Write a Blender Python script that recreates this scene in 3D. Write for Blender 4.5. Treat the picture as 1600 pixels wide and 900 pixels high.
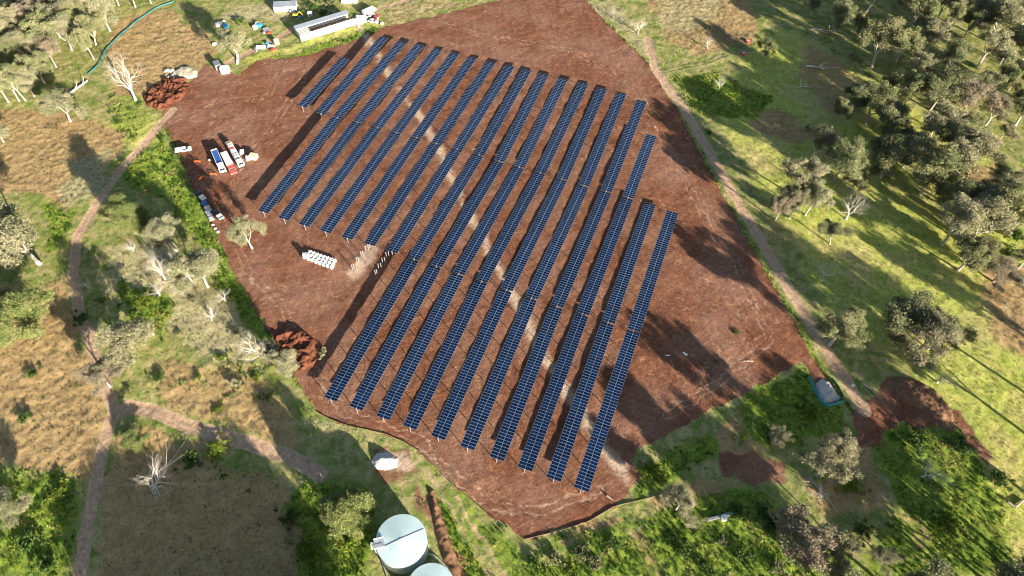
import bpy, bmesh, math, random
import numpy as np
from mathutils import Vector, Matrix
for o in list(bpy.data.objects): bpy.data.objects.remove(o)
S = bpy.context.scene
COL = S.collection
rad = math.radians
# ------------------------------------------------------------------ camera
YAW, PIT, ROL = 0.32790577, 0.64408584, 0.03798687
CAM = Vector((18.19628*9, -18.03324*9, 21.04327*9 + 3.0))
RC = (Matrix.Rotation(YAW, 3, 'Z') @ Matrix.Rotation(PIT, 3, 'X') @ Matrix.Rotation(ROL, 3, 'Z'))
cd = bpy.data.cameras.new('camera'); cam = bpy.data.objects.new('camera', cd); COL.objects.link(cam)
cam.matrix_world = Matrix.Translation(CAM) @ RC.to_4x4()
cd.sensor_width = 36; cd.lens = 36*1067/1600; cd.clip_start = 1; cd.clip_end = 6000
S.camera = cam
S.render.resolution_x = 1024; S.render.resolution_y = 576
# ------------------------------------------------------------------ light
SUN_AZ, SUN_EL = -30.0, 13.3          # towards the sun, degrees from +X counter-clockwise / above horizon
W = bpy.data.worlds.new("World"); S.world = W; W.use_nodes = True
nt = W.node_tree; nt.nodes.clear()
sky = nt.nodes.new('ShaderNodeTexSky'); sky.sky_type = 'NISHITA'; sky.sun_disc = False
sky.sun_elevation = rad(SUN_EL); sky.sun_rotation = rad(90 - SUN_AZ)
sky.air_density = 1.0; sky.dust_density = 0.8; sky.ozone_density = 1.0
bg = nt.nodes.new('ShaderNodeBackground'); bg.inputs[1].default_value = 0.05
wo = nt.nodes.new('ShaderNodeOutputWorld')
nt.links.new(sky.outputs[0], bg.inputs[0]); nt.links.new(bg.outputs[0], wo.inputs[0])
sl = bpy.data.lights.new('sun', 'SUN'); sl.energy = 5.0; sl.angle = rad(0.5); sl.color = (1.0, 0.89, 0.74)
so = bpy.data.objects.new('sun', sl); COL.objects.link(so); so.location = (0, 0, 300)
sd = Vector((math.cos(rad(SUN_EL))*math.cos(rad(SUN_AZ)), math.cos(rad(SUN_EL))*math.sin(rad(SUN_AZ)), math.sin(rad(SUN_EL))))
so.rotation_euler = sd.to_track_quat('Z', 'Y').to_euler()
S.view_settings.view_transform = 'Standard'; S.view_settings.look = 'None'
S.view_settings.gamma = 1; S.view_settings.use_curve_mapping = False
S.view_settings.exposure = 2.12
S.render.engine = 'CYCLES'
S.cycles.max_bounces = 4; S.cycles.diffuse_bounces = 2; S.cycles.glossy_bounces = 2
S.cycles.transparent_max_bounces = 4
S.cycles.pixel_filter_type = 'BLACKMAN_HARRIS'; S.cycles.filter_width = 1.1
# ------------------------------------------------------------------ helpers
def P(px, py, z=0.0):
    """plan position seen at photo pixel px,py, on the level z"""
    d = RC @ Vector(((px-800)/1067, -(py-450)/1067, -1.0))
    t = (z - CAM.z)/d.z
    return Vector((CAM.x + d.x*t, CAM.y + d.y*t, z))
def PL(pts, z=0.0): return [tuple(P(x, y, z)[:2]) for x, y in pts]
rng = np.random.default_rng(7); random.seed(7)
def mesh_np(name, V, F=None, quads=None, smooth=False, col=None):
    """fast mesh from arrays. quads (n,4) or tris (n,3)"""
    me = bpy.data.meshes.new(name)
    V = np.asarray(V, np.float32); Q = np.asarray(quads if quads is not None else F, np.int32)
    k = Q.shape[1]; n = len(Q)
    me.vertices.add(len(V)); me.vertices.foreach_set('co', V.ravel())
    me.loops.add(n*k); me.loops.foreach_set('vertex_index', Q.ravel())
    me.polygons.add(n); me.polygons.foreach_set('loop_start', np.arange(0, n*k, k, dtype=np.int32))
    me.polygons.foreach_set('loop_total', np.full(n, k, np.int32))
    me.polygons.foreach_set('use_smooth', np.full(n, smooth))
    if col is not None:
        a = me.color_attributes.new('col', 'FLOAT_COLOR', 'POINT'); a.data.foreach_set('color', np.asarray(col, np.float32).ravel())
    me.update(calc_edges=True)
    return me
def link(name, me, mat=None, parent=None, loc=None, rz=None):
    o = bpy.data.objects.new(name, me); COL.objects.link(o)
    if mat is not None and me is not None and not me.materials: me.materials.append(mat)
    if parent is not None: o.parent = parent
    if loc is not None: o.location = loc
    if rz is not None: o.rotation_euler = (0, 0, rz)
    return o
def tag(o, label=None, cat=None, group=None, kind=None):
    if label: o['label'] = label
    if cat: o['category'] = cat
    if group: o['group'] = group
    if kind: o['kind'] = kind
    return o
def thing(name, label, cat, loc=(0, 0, 0), rz=0, group=None):
    return tag(link(name, None, loc=loc, rz=rz), label, cat, group)
def copy_tree(o, parent=None):
    c = o.copy(); COL.objects.link(c); c.parent = parent
    for ch in list(KIDS.get(o.name, [])):
        copy_tree(ch, c)
    return c
KIDS = {}
def kids(o):
    KIDS[o.name] = [x for x in o.children]
    for x in o.children: kids(x)
def bm_mesh(bm, name, smooth=False):
    me = bpy.data.meshes.new(name); bm.normal_update(); bm.to_mesh(me); bm.free()
    if smooth:
        for p in me.polygons: p.use_smooth = True
    return me
class MB:
    """collects boxes, bars and tubes into one mesh"""
    def __init__(s): s.bm = bmesh.new()
    def box(s, c, d, bev=0.0, rot=None):
        r = bmesh.ops.create_cube(s.bm, size=1.0)['verts']
        M = Matrix.Translation(c) @ (rot if rot is not None else Matrix.Identity(4)) @ Matrix.Diagonal((*d, 1))
        bmesh.ops.transform(s.bm, matrix=M, verts=r)
        if bev:
            es = list({e for v in r for e in v.link_edges})
            bmesh.ops.bevel(s.bm, geom=es, offset=bev, segments=2, affect='EDGES', profile=0.5)
        return s
    def prism(s, prof, w, bev=0.0, taper=None):
        """profile in XZ, extruded across Y by w; taper = y scale by vertex"""
        L = [s.bm.verts.new((x, -w/2*(taper[i] if taper else 1), z)) for i, (x, z) in enumerate(prof)]
        R = [s.bm.verts.new((x, w/2*(taper[i] if taper else 1), z)) for i, (x, z) in enumerate(prof)]
        n = len(prof); fs = [s.bm.faces.new(L[::-1]), s.bm.faces.new(R)]
        for i in range(n): fs.append(s.bm.faces.new((L[i], L[(i+1) % n], R[(i+1) % n], R[i])))
        bmesh.ops.recalc_face_normals(s.bm, faces=fs)
        if bev:
            es = list({e for f in fs for e in f.edges})
            bmesh.ops.bevel(s.bm, geom=es, offset=bev, segments=2, affect='EDGES', profile=0.5)
        return s
    def tube(s, a, b, r0, r1=None, seg=8):
        a = Vector(a); b = Vector(b); r1 = r0 if r1 is None else r1
        d = (b-a); L = d.length
        if L < 1e-6: return s
        q = d.to_track_quat('Z', 'Y').to_matrix().to_4x4()
        bmesh.ops.create_cone(s.bm, cap_ends=True, segments=seg, radius1=r0, radius2=r1, depth=L, matrix=Matrix.Translation((a+b)/2) @ q)
        return s
    def build(s, name, mat, parent=None, smooth=False):
        return link(name, bm_mesh(s.bm, name, smooth), mat, parent)
# ---- procedural materials
def newmat(name):
    m = bpy.data.materials.new(name); m.use_nodes = True
    return m, m.node_tree, m.node_tree.nodes['Principled BSDF']
def N(nt, t, **kw):
    n = nt.nodes.new(t)
    for k, v in kw.items():
        if k[0] == 'i' and k[1:].isdigit(): n.inputs[int(k[1:])].default_value = v
        else: setattr(n, k, v)
    return n
def noise(nt, vec, scale, detail=3, rough=0.6, dist=0.0):
    n = N(nt, 'ShaderNodeTexNoise'); n.inputs['Scale'].default_value = scale; n.inputs['Detail'].default_value = detail
    n.inputs['Roughness'].default_value = rough; n.inputs['Distortion'].default_value = dist
    if vec is not None: nt.links.new(vec, n.inputs['Vector'])
    return n.outputs['Fac']
def ramp(nt, fac, a, b, ca=(0, 0, 0, 1), cb=(1, 1, 1, 1)):
    r = N(nt, 'ShaderNodeValToRGB'); r.color_ramp.elements[0].position = a; r.color_ramp.elements[1].position = b
    r.color_ramp.elements[0].color = ca; r.color_ramp.elements[1].color = cb
    nt.links.new(fac, r.inputs[0]); return r.outputs[0]
def mix(nt, fac, a, b, mode='MIX'):
    m = N(nt, 'ShaderNodeMix', data_type='RGBA', blend_type=mode)
    for s, v in ((0, fac), (6, a), (7, b)):
        if hasattr(v, 'links') or hasattr(v, 'is_linked'): nt.links.new(v, m.inputs[s])
        else: m.inputs[s].default_value = v if s == 0 else (*v[:3], 1)
    return m.outputs[2]
def math_(nt, op, a, b=0.0, c=None, clamp=False):
    m = N(nt, 'ShaderNodeMath', operation=op, use_clamp=clamp)
    for i, v in enumerate((a, b) if c is None else (a, b, c)):
        if hasattr(v, 'is_linked'): nt.links.new(v, m.inputs[i])
        else: m.inputs[i].default_value = v
    return m.outputs[0]
def simple(name, c, rough=0.6, metal=0.0, var=0.25, scale=2.0, spec=0.5, obj=True, bump=0.0):
    m, nt, b = newmat(name)
    tc = N(nt, 'ShaderNodeTexCoord').outputs['Object']
    n = noise(nt, tc, scale, 4)
    d = tuple(x*(1-var) for x in c); l = tuple(min(x*(1+var), .95) for x in c)
    col = mix(nt, ramp(nt, n, .3, .7), d, l)
    nt.links.new(col, b.inputs['Base Color']); b.inputs['Roughness'].default_value = rough; b.inputs['Metallic'].default_value = metal
    b.inputs['Specular IOR Level'].default_value = spec
    if bump:
        bp = N(nt, 'ShaderNodeBump'); bp.inputs['Strength'].default_value = bump; bp.inputs['Distance'].default_value = 0.2
        nt.links.new(noise(nt, tc, scale*3, 5), bp.inputs['Height']); nt.links.new(bp.outputs[0], b.inputs['Normal'])
    return m
M = {}
M['white'] = simple('white_paint', (.75, .75, .72), .35, var=.1)
M['offwhite'] = simple('offwhite', (.62, .6, .54), .6, var=.2)
M['cream'] = simple('cream_board', (.6, .48, .33), .7, var=.2)
M['red'] = simple('red_paint', (.5, .05, .04), .35, var=.15)
M['orange'] = simple('orange_plastic', (.75, .14, .03), .5, var=.1)
M['blue'] = simple('blue_paint', (.03, .1, .32), .3, var=.15)
M['brightblue'] = simple('bright_blue_plastic', (.03, .3, .6), .5, var=.15)
M['yellow'] = simple('yellow_paint', (.7, .4, .03), .4, var=.15)
M['black'] = simple('black_paint', (.015, .017, .022), .25, var=.2)
M['rubber'] = simple('rubber', (.02, .02, .02), .85, var=.2)
M['glass'] = simple('dark_glass', (.02, .025, .03), .08, var=.1)
M['steel'] = simple('galvanised_steel', (.55, .56, .57), .4, metal=.6, var=.15, scale=5)
M['steeldark'] = simple('weathered_steel', (.25, .25, .26), .5, metal=.4, var=.2)
M['shedwall'] = simple('shed_sheeting', (.7, .7, .69), .45, metal=.1, var=.08, scale=.7)
M['shedroof'] = simple('zinc_roof', (.42, .46, .5), .4, metal=.4, var=.12, scale=.5)
M['tankroof'] = simple('tank_roof_sheeting', (.50, .64, .64), .42, metal=.2, var=.06, scale=.3)
M['tankwall'] = simple('tank_wall_sheeting', (.48, .58, .62), .32, metal=.5, var=.08, scale=.6)
M['bag'] = simple('woven_bag', (.8, .79, .76), .8, var=.06, scale=3)
M['teal'] = simple('turquoise_silt_cloth', (.005, .11, .125), .7, var=.2)
M['wood'] = simple('weathered_wood', (.17, .14, .10), .9, var=.3, scale=3)
M['tanfence'] = simple('tan_silt_cloth', (.17, .11, .075), .8, var=.25)
M['fencewire'] = simple('dull_fence_wire', (.06, .055, .05), .8, var=.2)
M['bark'] = simple('pale_gum_bark', (.42, .37, .31), .8, var=.3, scale=1.2, spec=.2)
M['barkdark'] = simple('grey_bark', (.26, .22, .19), .9, var=.35, scale=1.5, spec=.2)
M['deadwood'] = simple('bleached_dead_wood', (.50, .46, .41), .8, var=.18, scale=1.2, spec=.2)
M['redsoilpile'] = simple('red_clay', (.115, .042, .024), .95, var=.35, scale=1.2, spec=.1, bump=.6)
M['gravel'] = simple('pale_gravel', (.42, .40, .37), .95, var=.22, scale=2.5, spec=.1, bump=.5)
M['sand'] = simple('cream_sand', (.42, .37, .27), .95, var=.12, scale=.8, spec=.1, bump=.3)
M['rock'] = simple('grey_rock', (.36, .33, .30), .9, var=.35, scale=1.5, spec=.1)
M['brownsoil'] = simple('brown_earth', (.17, .095, .055), .95, var=.35, scale=1.0, spec=.1, bump=.6)
# solar panel glass: per-object tint, fine cell lines
def panel_mat():
    m, nt, b = newmat('solar_glass')
    tc = N(nt, 'ShaderNodeTexCoord').outputs['Object']
    oi = N(nt, 'ShaderNodeObjectInfo').outputs['Random']
    sx = N(nt, 'ShaderNodeSeparateXYZ'); nt.links.new(tc, sx.inputs[0])
    col = mix(nt, oi, (.0006, .004, .018), (.0025, .012, .046))
    # half-cut gap in the middle of the long side and faint cell lines
    ax = math_(nt, 'ABSOLUTE', sx.outputs[0])
    gap = math_(nt, 'LESS_THAN', ax, .028)
    fx = math_(nt, 'FRACT', math_(nt, 'MULTIPLY', sx.outputs[0], 5.5)); lx = math_(nt, 'LESS_THAN', fx, .07)
    fy = math_(nt, 'FRACT', math_(nt, 'MULTIPLY', sx.outputs[1], 5.9)); ly = math_(nt, 'LESS_THAN', fy, .07)
    ln = math_(nt, 'MAXIMUM', lx, ly)
    col = mix(nt, math_(nt, 'MULTIPLY', ln, .25), col, (.06, .1, .2))
    col = mix(nt, math_(nt, 'MULTIPLY', gap, .55), col, (.07, .12, .22))
    nt.links.new(col, b.inputs['Base Color'])
    b.inputs['Roughness'].default_value = .12
    b.inputs['Specular IOR Level'].default_value = .22
    return m
M['pv'] = panel_mat()
M['pvframe'] = simple('panel_frame', (.22, .30, .42), .5, metal=.1, var=.05)
def leaf_mat(name, tint=(1, 1, 1)):
    m, nt, b = newmat(name)
    a = N(nt, 'ShaderNodeVertexColor', layer_name='col').outputs[0]
    oi = N(nt, 'ShaderNodeObjectInfo').outputs['Random']
    col = mix(nt, 1.0, a, mix(nt, oi, tuple(.86*t for t in tint), tuple(1.14*t for t in tint)), 'MULTIPLY')
    nt.links.new(col, b.inputs['Base Color']); b.inputs['Roughness'].default_value = .85
    b.inputs['Specular IOR Level'].default_value = .08
    tr = N(nt, 'ShaderNodeBsdfTranslucent'); nt.links.new(col, tr.inputs[0])
    ms = N(nt, 'ShaderNodeMixShader'); ms.inputs[0].default_value = .25
    out = [n for n in nt.nodes if n.type == 'OUTPUT_MATERIAL'][0]
    nt.links.new(b.outputs[0], ms.inputs[1]); nt.links.new(tr.outputs[0], ms.inputs[2]); nt.links.new(ms.outputs[0], out.inputs[0])
    return m
M['leaf'] = leaf_mat('eucalypt_foliage'); M['weed'] = leaf_mat('weed_foliage')
# ------------------------------------------------------------------ ground zones
def vnoise(X, Y, cell, seed):
    r = np.random.default_rng(seed); T = r.random((256, 256)).astype(np.float32)
    x = X/cell + 5000; y = Y/cell + 5000
    i = np.floor(x).astype(int); j = np.floor(y).astype(int); u = x-i; v = y-j
    u = u*u*(3-2*u); v = v*v*(3-2*v); i &= 255; j &= 255; i1 = (i+1) & 255; j1 = (j+1) & 255
    return (T[i, j]*(1-u)+T[i1, j]*u)*(1-v)+(T[i, j1]*(1-u)+T[i1, j1]*u)*v
def fbm(X, Y, cell, seed, oct=3):
    a = 0; w = 1; t = 0
    for k in range(oct): a = a + vnoise(X, Y, cell/2**k, seed+k)*w; t += w; w *= .55
    return a/t
def seg_dist(X, Y, pts, closed=False):
    D = np.full(X.shape, 1e9, np.float32); n = len(pts)
    for k in range(n if closed else n-1):
        ax, ay = pts[k]; bx, by = pts[(k+1) % n]; dx, dy = bx-ax, by-ay
        t = np.clip(((X-ax)*dx+(Y-ay)*dy)/(dx*dx+dy*dy+1e-9), 0, 1)
        D = np.minimum(D, np.hypot(X-ax-t*dx, Y-ay-t*dy))
    return D
def inside(X, Y, pts):
    c = np.zeros(X.shape, bool); n = len(pts)
    for k in range(n):
        ax, ay = pts[k]; bx, by = pts[(k+1) % n]
        if ay == by: continue
        c ^= ((ay > Y) != (by > Y)) & (X < (bx-ax)*(Y-ay)/(by-ay)+ax)
    return c
def bbox_eval(X, Y, pts, pad, fn):
    """evaluate fn only near the shape"""
    p = np.array(pts); x0, y0 = p.min(0)-pad; x1, y1 = p.max(0)+pad
    m = (X > x0) & (X < x1) & (Y > y0) & (Y < y1)
    out = np.zeros(X.shape, np.float32)
    if m.any(): out[m] = fn(X[m], Y[m])
    return out
def poly(X, Y, px, feather=2.0):
    pts = PL(px)
    def f(x, y):
        d = seg_dist(x, y, pts, True); s = np.where(inside(x, y, pts), d, -d)
        return np.clip(.5+s/(2*feather), 0, 1)
    return bbox_eval(X, Y, pts, feather*2, f)
def line(X, Y, px, width, feather=.7):
    pts = PL(px)
    return bbox_eval(X, Y, pts, width+feather*2, lambda x, y: np.clip(.5+(width/2-seg_dist(x, y, pts))/(2*feather), 0, 1))
FIELD = [(600,42),(700,20),(780,0),(800,-14),(905,-14),(950,38),(1012,98),(1062,178),(1132,308),(1200,432),(1258,535),(1290,588),
         (1250,566),(1150,622),(1050,672),(992,702),(990,725),(1000,745),(960,790),(920,815),(870,831),(820,843),(775,812),(700,750),(650,698),
         (600,676),(530,662),(492,642),(468,600),(420,522),(370,430),(330,352),(292,270),(262,198),(250,178),(278,150),(300,125),(322,100),
         (345,112),(375,118),(400,94),(480,86),(560,62)]
TRACKS = [([(270,172),(250,195),(225,225),(185,270),(150,320),(121,370),(113,430),(125,490),(150,560),(168,610),(178,640),(160,700),(144,780),(131,850),(124,930),(118,1000)], 3.7),
          ([(176,650),(200,634),(240,642),(300,668),(380,690),(450,712),(500,742)], 4.5),
          ([(1012,60),(1025,110),(1070,172),(1110,240),(1150,310),(1202,398),(1262,500),(1318,588),(1352,642)], 4.2),
          ([(345,104),(400,76),(447,52),(470,38)], 3.2), ([(560,24),(620,6),(680,-14)], 3.0)]
RUTS = [[(650,700),(700,790),(745,860),(775,930)], [(668,694),(720,790),(770,870),(800,930)], [(1395,90),(1440,40),(1470,-10)], [(1320,60),(1345,110),(1365,135)], [(1540,100),(1520,130),(1500,160)]]
def zones(X, Y):
    z = {}
    warp = (fbm(X, Y, 9, 91)-.5)*9; wy = (fbm(X, Y, 9, 97)-.5)*9
    Xw, Yw = X+warp, Y+wy
    w3 = (fbm(X, Y, 2.6, 51)-.5)*2.6; w4 = (fbm(X, Y, 2.6, 57)-.5)*2.6; Xs, Ys = X+warp*.10+w3, Y+wy*.10+w4
    # red soil
    red = poly(Xs, Ys, FIELD, .7)
    for q, k in (([(1240,540),(1300,600),(1290,640),(1262,590)], .9), ([(1110,700),(1180,690),(1240,720),(1235,760),(1180,770),(1120,745)], .6),
                 ([(1300,690),(1345,680),(1350,705),(1320,720)], .9), ([(1380,590),(1440,600),(1500,650),(1480,690),(1400,650),(1370,640)], .8),
                 ([(635,745),(675,765),(700,830),(740,910),(700,915),(665,835),(640,790)], .55), ([(560,700),(640,690),(672,745),(620,765),(570,745)], .55),
                 ([(1335,650),(1395,590),(1430,640),(1385,700),(1340,690)], .95),([(1470,630),(1500,650),(1550,710),(1560,740),(1520,710),(1480,670)], .7)):
        red = np.maximum(red, poly(Xw, Yw, q, 2.5)*k)
    z['red'] = red
    # tracks
    tr = np.zeros(X.shape, np.float32)
    Xt, Yt = X+warp*.06+w3*.25, Y+wy*.06+w4*.25
    for q, w in TRACKS: tr = np.maximum(tr, line(Xt, Yt, q, w))
    for q in RUTS: tr = np.maximum(tr, .75*line(Xs, Ys, q, .9, .5))
    z['track'] = tr
    rut = np.zeros(X.shape, np.float32)
    for q, w in TRACKS:
        pts = PL(q); rut = np.maximum(rut, bbox_eval(Xt, Yt, pts, 4, lambda x, y: np.clip(1.15-np.abs(seg_dist(x, y, pts)-.85)/.5, 0, 1)))
    z['rut'] = rut
    # dry brown paddock grass
    dry = np.zeros(X.shape, np.float32)
    for q, k, f in (([(-40,170),(110,175),(200,215),(120,330),(60,300),(-40,300)], 1, 4), ([(-40,500),(90,440),(120,520),(170,640),(120,760),(-40,700)], 1, 4),
                    ([(170,690),(230,660),(460,770),(480,920),(165,960),(160,780)], 1, 3), ([(180,30),(265,10),(345,70),(320,110),(270,160),(190,150),(165,110)], .8, 4),
                    ([(250,560),(400,560),(470,640),(480,720),(380,680),(250,640)], .65, 5), ([(1000,-10),(1180,-10),(1180,60),(1090,90),(1040,60)], .8, 4),
                    ([(1250,60),(1330,90),(1360,180),(1300,190),(1240,120)], .55, 5), ([(1530,420),(1620,400),(1620,560),(1560,540)], .8, 5),
                    ([(1290,700),(1340,720),(1350,800),(1300,810),(1260,760)], .6, 3), ([(1160,160),(1230,170),(1290,230),(1240,230),(1170,200)], .6, 4),
                    ([(1500,270),(1560,250),(1580,310),(1530,320)], .6, 3), ([(600,0),(900,-10),(780,0),(700,18),(600,40)], .5, 4)):
        dry = np.maximum(dry, poly(Xw, Yw, q, f)*k)
    for q, k, f in (([(1110,672),(1150,640),(1170,660),(1190,700),(1160,720),(1120,700)], .85, 2), ([(1000,790),(1100,740),(1180,760),(1120,775),(1040,800)], .6, 2), ([(1140,650),(1190,600),(1230,590),(1250,620),(1200,650)], .5, 2),
                    ([(1400,800),(1440,790),(1480,860),(1470,910),(1430,900)], .8, 4), ([(985,826),(1003,824),(1045,905),(1020,905)], .9, 1), ([(1320,690),(1360,690),(1385,790),(1360,810),(1330,760)], .7, 3), ([(860,845),(960,800),(985,806),(880,860)], .8, 2)):
        dry = np.maximum(dry, poly(Xw*.5+X*.5, Yw*.5+Y*.5, q, f)*k)
    z['dry'] = dry
    # pale grey litter / bare pale soil
    pale = np.zeros(X.shape, np.float32)
    for q, k, f in (([(110,250),(180,230),(160,300),(120,330),(90,300)], .8, 4), ([(170,380),(260,370),(300,420),(360,470),(400,540),(360,560),(260,500),(160,460)], .9, 5),
                    ([(280,480),(370,450),(430,560),(420,600),(300,560)], .8, 5), ([(330,20),(430,0),(470,0),(440,40),(340,30)], .8, 4),
                    ([(520,700),(570,690),(560,740),(520,730)], .6, 4), ([(860,0),(940,30),(1010,90),(1030,80),(960,0)], .7, 3), ([(470,640),(560,665),(600,690),(540,700),(470,680)], .6, 3),
                    ([(1020,-10),(1150,-10),(1090,60),(1010,50)], .6, 4), ([(590,0),(800,-10),(700,18),(600,40)], .5, 3), ([(280,690),(330,740),(370,800),(330,770),(260,720)], .7, 3)):
        pale = np.maximum(pale, poly(Xw, Yw, q, f)*k)
    z['pale'] = pale
    # lush green weeds
    lush = np.zeros(X.shape, np.float32)
    for q, k, f in (([(1000,740),(1050,690),(1110,670),(1130,700),(1080,730),(1040,770),(1000,790)], 1, 2.5), ([(820,880),(980,825),(1060,800),(1140,760),(1200,770),(1270,830),(1330,870),(1340,930),(780,930)], 1, 2.5),
                    ([(1140,650),(1180,600),(1250,575),(1270,600),(1330,640),(1320,670),(1230,700),(1150,690)], 1, 2.5), ([(1360,690),(1420,650),(1500,660),(1560,760),(1600,900),(1330,920),(1400,800)], .9, 4),
                    ([(255,200),(292,285),(335,365),(378,440),(425,530),(400,540),(340,450),(300,370),(262,330),(240,250)], .95, 3), ([(180,250),(240,230),(262,330),(215,300),(190,290)], .9, 3),
                    ([(250,620),(330,560),(400,540),(470,600),(440,640),(350,640)], .55, 4), ([(190,430),(250,450),(280,500),(240,530),(190,500)], .85, 3), ([(230,690),(330,690),(420,740),(400,790),(330,760),(240,740)], .8, 4),
                    ([(430,780),(500,740),(600,770),(590,870),(560,920),(440,920)], .95, 3), ([(660,780),(690,770),(760,900),(720,910)], .9, 1.5), ([(655,700),(690,735),(760,805),(820,850),(860,870),(800,910),(760,890),(700,780)], .7, 2.5),
                    ([(1050,120),(1110,110),(1200,150),(1190,190),(1130,180),(1090,180)], 1, 2.5), ([(-20,720),(60,740),(110,700),(125,800),(110,920),(-20,920)], .75, 4), ([(380,100),(480,78),(590,40),(600,50),(480,92),(400,104)], .85, 1.5),
                    ([(-20,560),(70,570),(60,660),(0,690)], .3, 4), ([(60,310),(120,300),(140,330),(90,400),(70,380)], .8, 3), ([(1290,620),(1320,680),(1180,690),(1200,660)], 1, 2), ([(180,140),(230,150),(250,190),(190,240),(170,180)], .55, 3)):
        lush = np.maximum(lush, poly(Xw, Yw, q, f)*k)
    for q, w in (([(912,0),(1010,96),(1062,178),(1132,308),(1205,436),(1300,600),(1360,680)], 1.8), ([(1155,0),(1095,55),(1032,106)], 1.6), ([(790,897),(880,842),(980,822),(1060,796),(1140,765)], 2.0),
                 ([(262,200),(292,272),(330,354),(370,432),(420,524),(470,604)], 2.0)):
        lush = np.maximum(lush, line(Xs, Ys, q, w, .6)*.8)
    lush = lush*(1-.75*np.clip(z['dry']-.3, 0, 1))
    z['lush'] = lush*(1-np.clip(tr, 0, 1))*(1-np.where(red > .6, red, 0))
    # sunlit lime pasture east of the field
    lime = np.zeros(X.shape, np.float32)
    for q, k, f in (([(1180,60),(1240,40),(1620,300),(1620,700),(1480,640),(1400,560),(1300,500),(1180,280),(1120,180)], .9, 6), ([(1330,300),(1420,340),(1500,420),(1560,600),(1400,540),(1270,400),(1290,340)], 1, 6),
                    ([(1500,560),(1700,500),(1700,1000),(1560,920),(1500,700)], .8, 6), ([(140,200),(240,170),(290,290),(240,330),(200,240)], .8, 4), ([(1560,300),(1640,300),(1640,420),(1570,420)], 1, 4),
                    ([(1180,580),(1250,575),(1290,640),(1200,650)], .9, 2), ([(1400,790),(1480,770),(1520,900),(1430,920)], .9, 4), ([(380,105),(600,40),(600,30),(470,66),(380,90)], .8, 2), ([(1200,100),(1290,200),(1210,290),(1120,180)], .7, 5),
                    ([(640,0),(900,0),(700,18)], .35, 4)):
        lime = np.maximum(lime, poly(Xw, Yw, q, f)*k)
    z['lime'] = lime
    # pale sandy band across the array and pale bare spots
    sand = line(Xw*.25+X*.75, Yw*.25+Y*.75, [(560,40),(600,100),(650,172),(690,242),(740,345),(790,440),(830,520),(890,620),(945,705),(985,745)], 4.4, 2.2)
    sand *= np.clip(.05+1.9*fbm(X, Y, 7, 33), 0, 1)
    for q, k, f in (([(545,425),(560,395),(590,382),(600,392),(575,412),(560,440)], .8, 1.5), ([(975,490),(1005,520),(985,560),(960,540)], .0, 2), ([(580,708),(625,706),(665,730),(640,745),(600,735)], .9, 2), ([(425,270),(430,330),(405,350),(395,335)], .35, 2),
                    ([(440,440),(520,420),(560,460),(470,490)], .2, 6), ([(1160,440),(1230,470),(1245,545),(1200,520)], .3, 4), ([(1060,190),(1150,300),(1170,360),(1100,300)], .3, 5)):
        sand = np.maximum(sand, poly(Xw, Yw, q, f)*k)
    for q, k in (([(640,20),(750,55),(900,80),(995,140),(1050,240),(1105,350),(1165,450),(1205,530),(1120,600),(1040,650)], .5), ([(270,190),(330,160),(420,150),(440,110),(480,100)], .45),
                 ([(430,110),(400,180),(340,205),(290,240)], .4), ([(480,110),(425,200),(375,260),(350,330),(385,420),(440,480),(480,560),(540,645),(650,685),(760,790),(850,800),(935,765)], .5),
                 ([(1080,420),(1150,470),(1170,540),(1110,600),(1040,630)], .4), ([(1060,470),(1110,500),(1120,560),(1070,610)], .4), ([(1010,520),(1050,540),(1060,590),(1030,625)], .35), ([(760,20),(820,60),(940,90)], .35), ([(1070,230),(1110,330),(1160,430),(1210,500)], .4),
                 ([(400,470),(440,440),(500,450),(560,470)], .4), ([(640,700),(720,740),(800,790),(900,780),(960,740)], .4)):
        pts = PL(q); sand = np.maximum(sand, (k+.10)*bbox_eval(Xs, Ys, pts, 4, lambda x, y: np.clip(1.15-np.abs(seg_dist(x, y, pts)-1.1)/.7, 0, 1)))
    z['sand'] = np.maximum(sand, rut)
    # dark trampled mud and damp ground
    mud = np.zeros(X.shape, np.float32)
    for q, k, f in (([(1160,100),(1180,95),(1215,105),(1220,125),(1180,150),(1150,130)], .38, 6), ([(1060,30),(1140,30),(1190,70),(1160,85),(1090,60)], .5, 5), ([(500,680),(545,690),(560,740),(520,750)], .2, 5)):
        mud = np.maximum(mud, poly(Xw, Yw, q, f)*k)
    for q in ([(1177,85),(1178,110),(1190,130),(1192,158)], [(1177,100),(1165,150)], [(1177,100),(1150,112),(1120,113)], [(1180,100),(1210,120),(1225,140)], [(1070,40),(1110,80),(1175,80)], [(1020,90),(1060,105)]):
        mud = np.maximum(mud, line(Xw*.3+X*.7, Yw*.3+Y*.7, q, .8, .7)*.75)
    z['mud'] = mud
    return z
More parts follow.
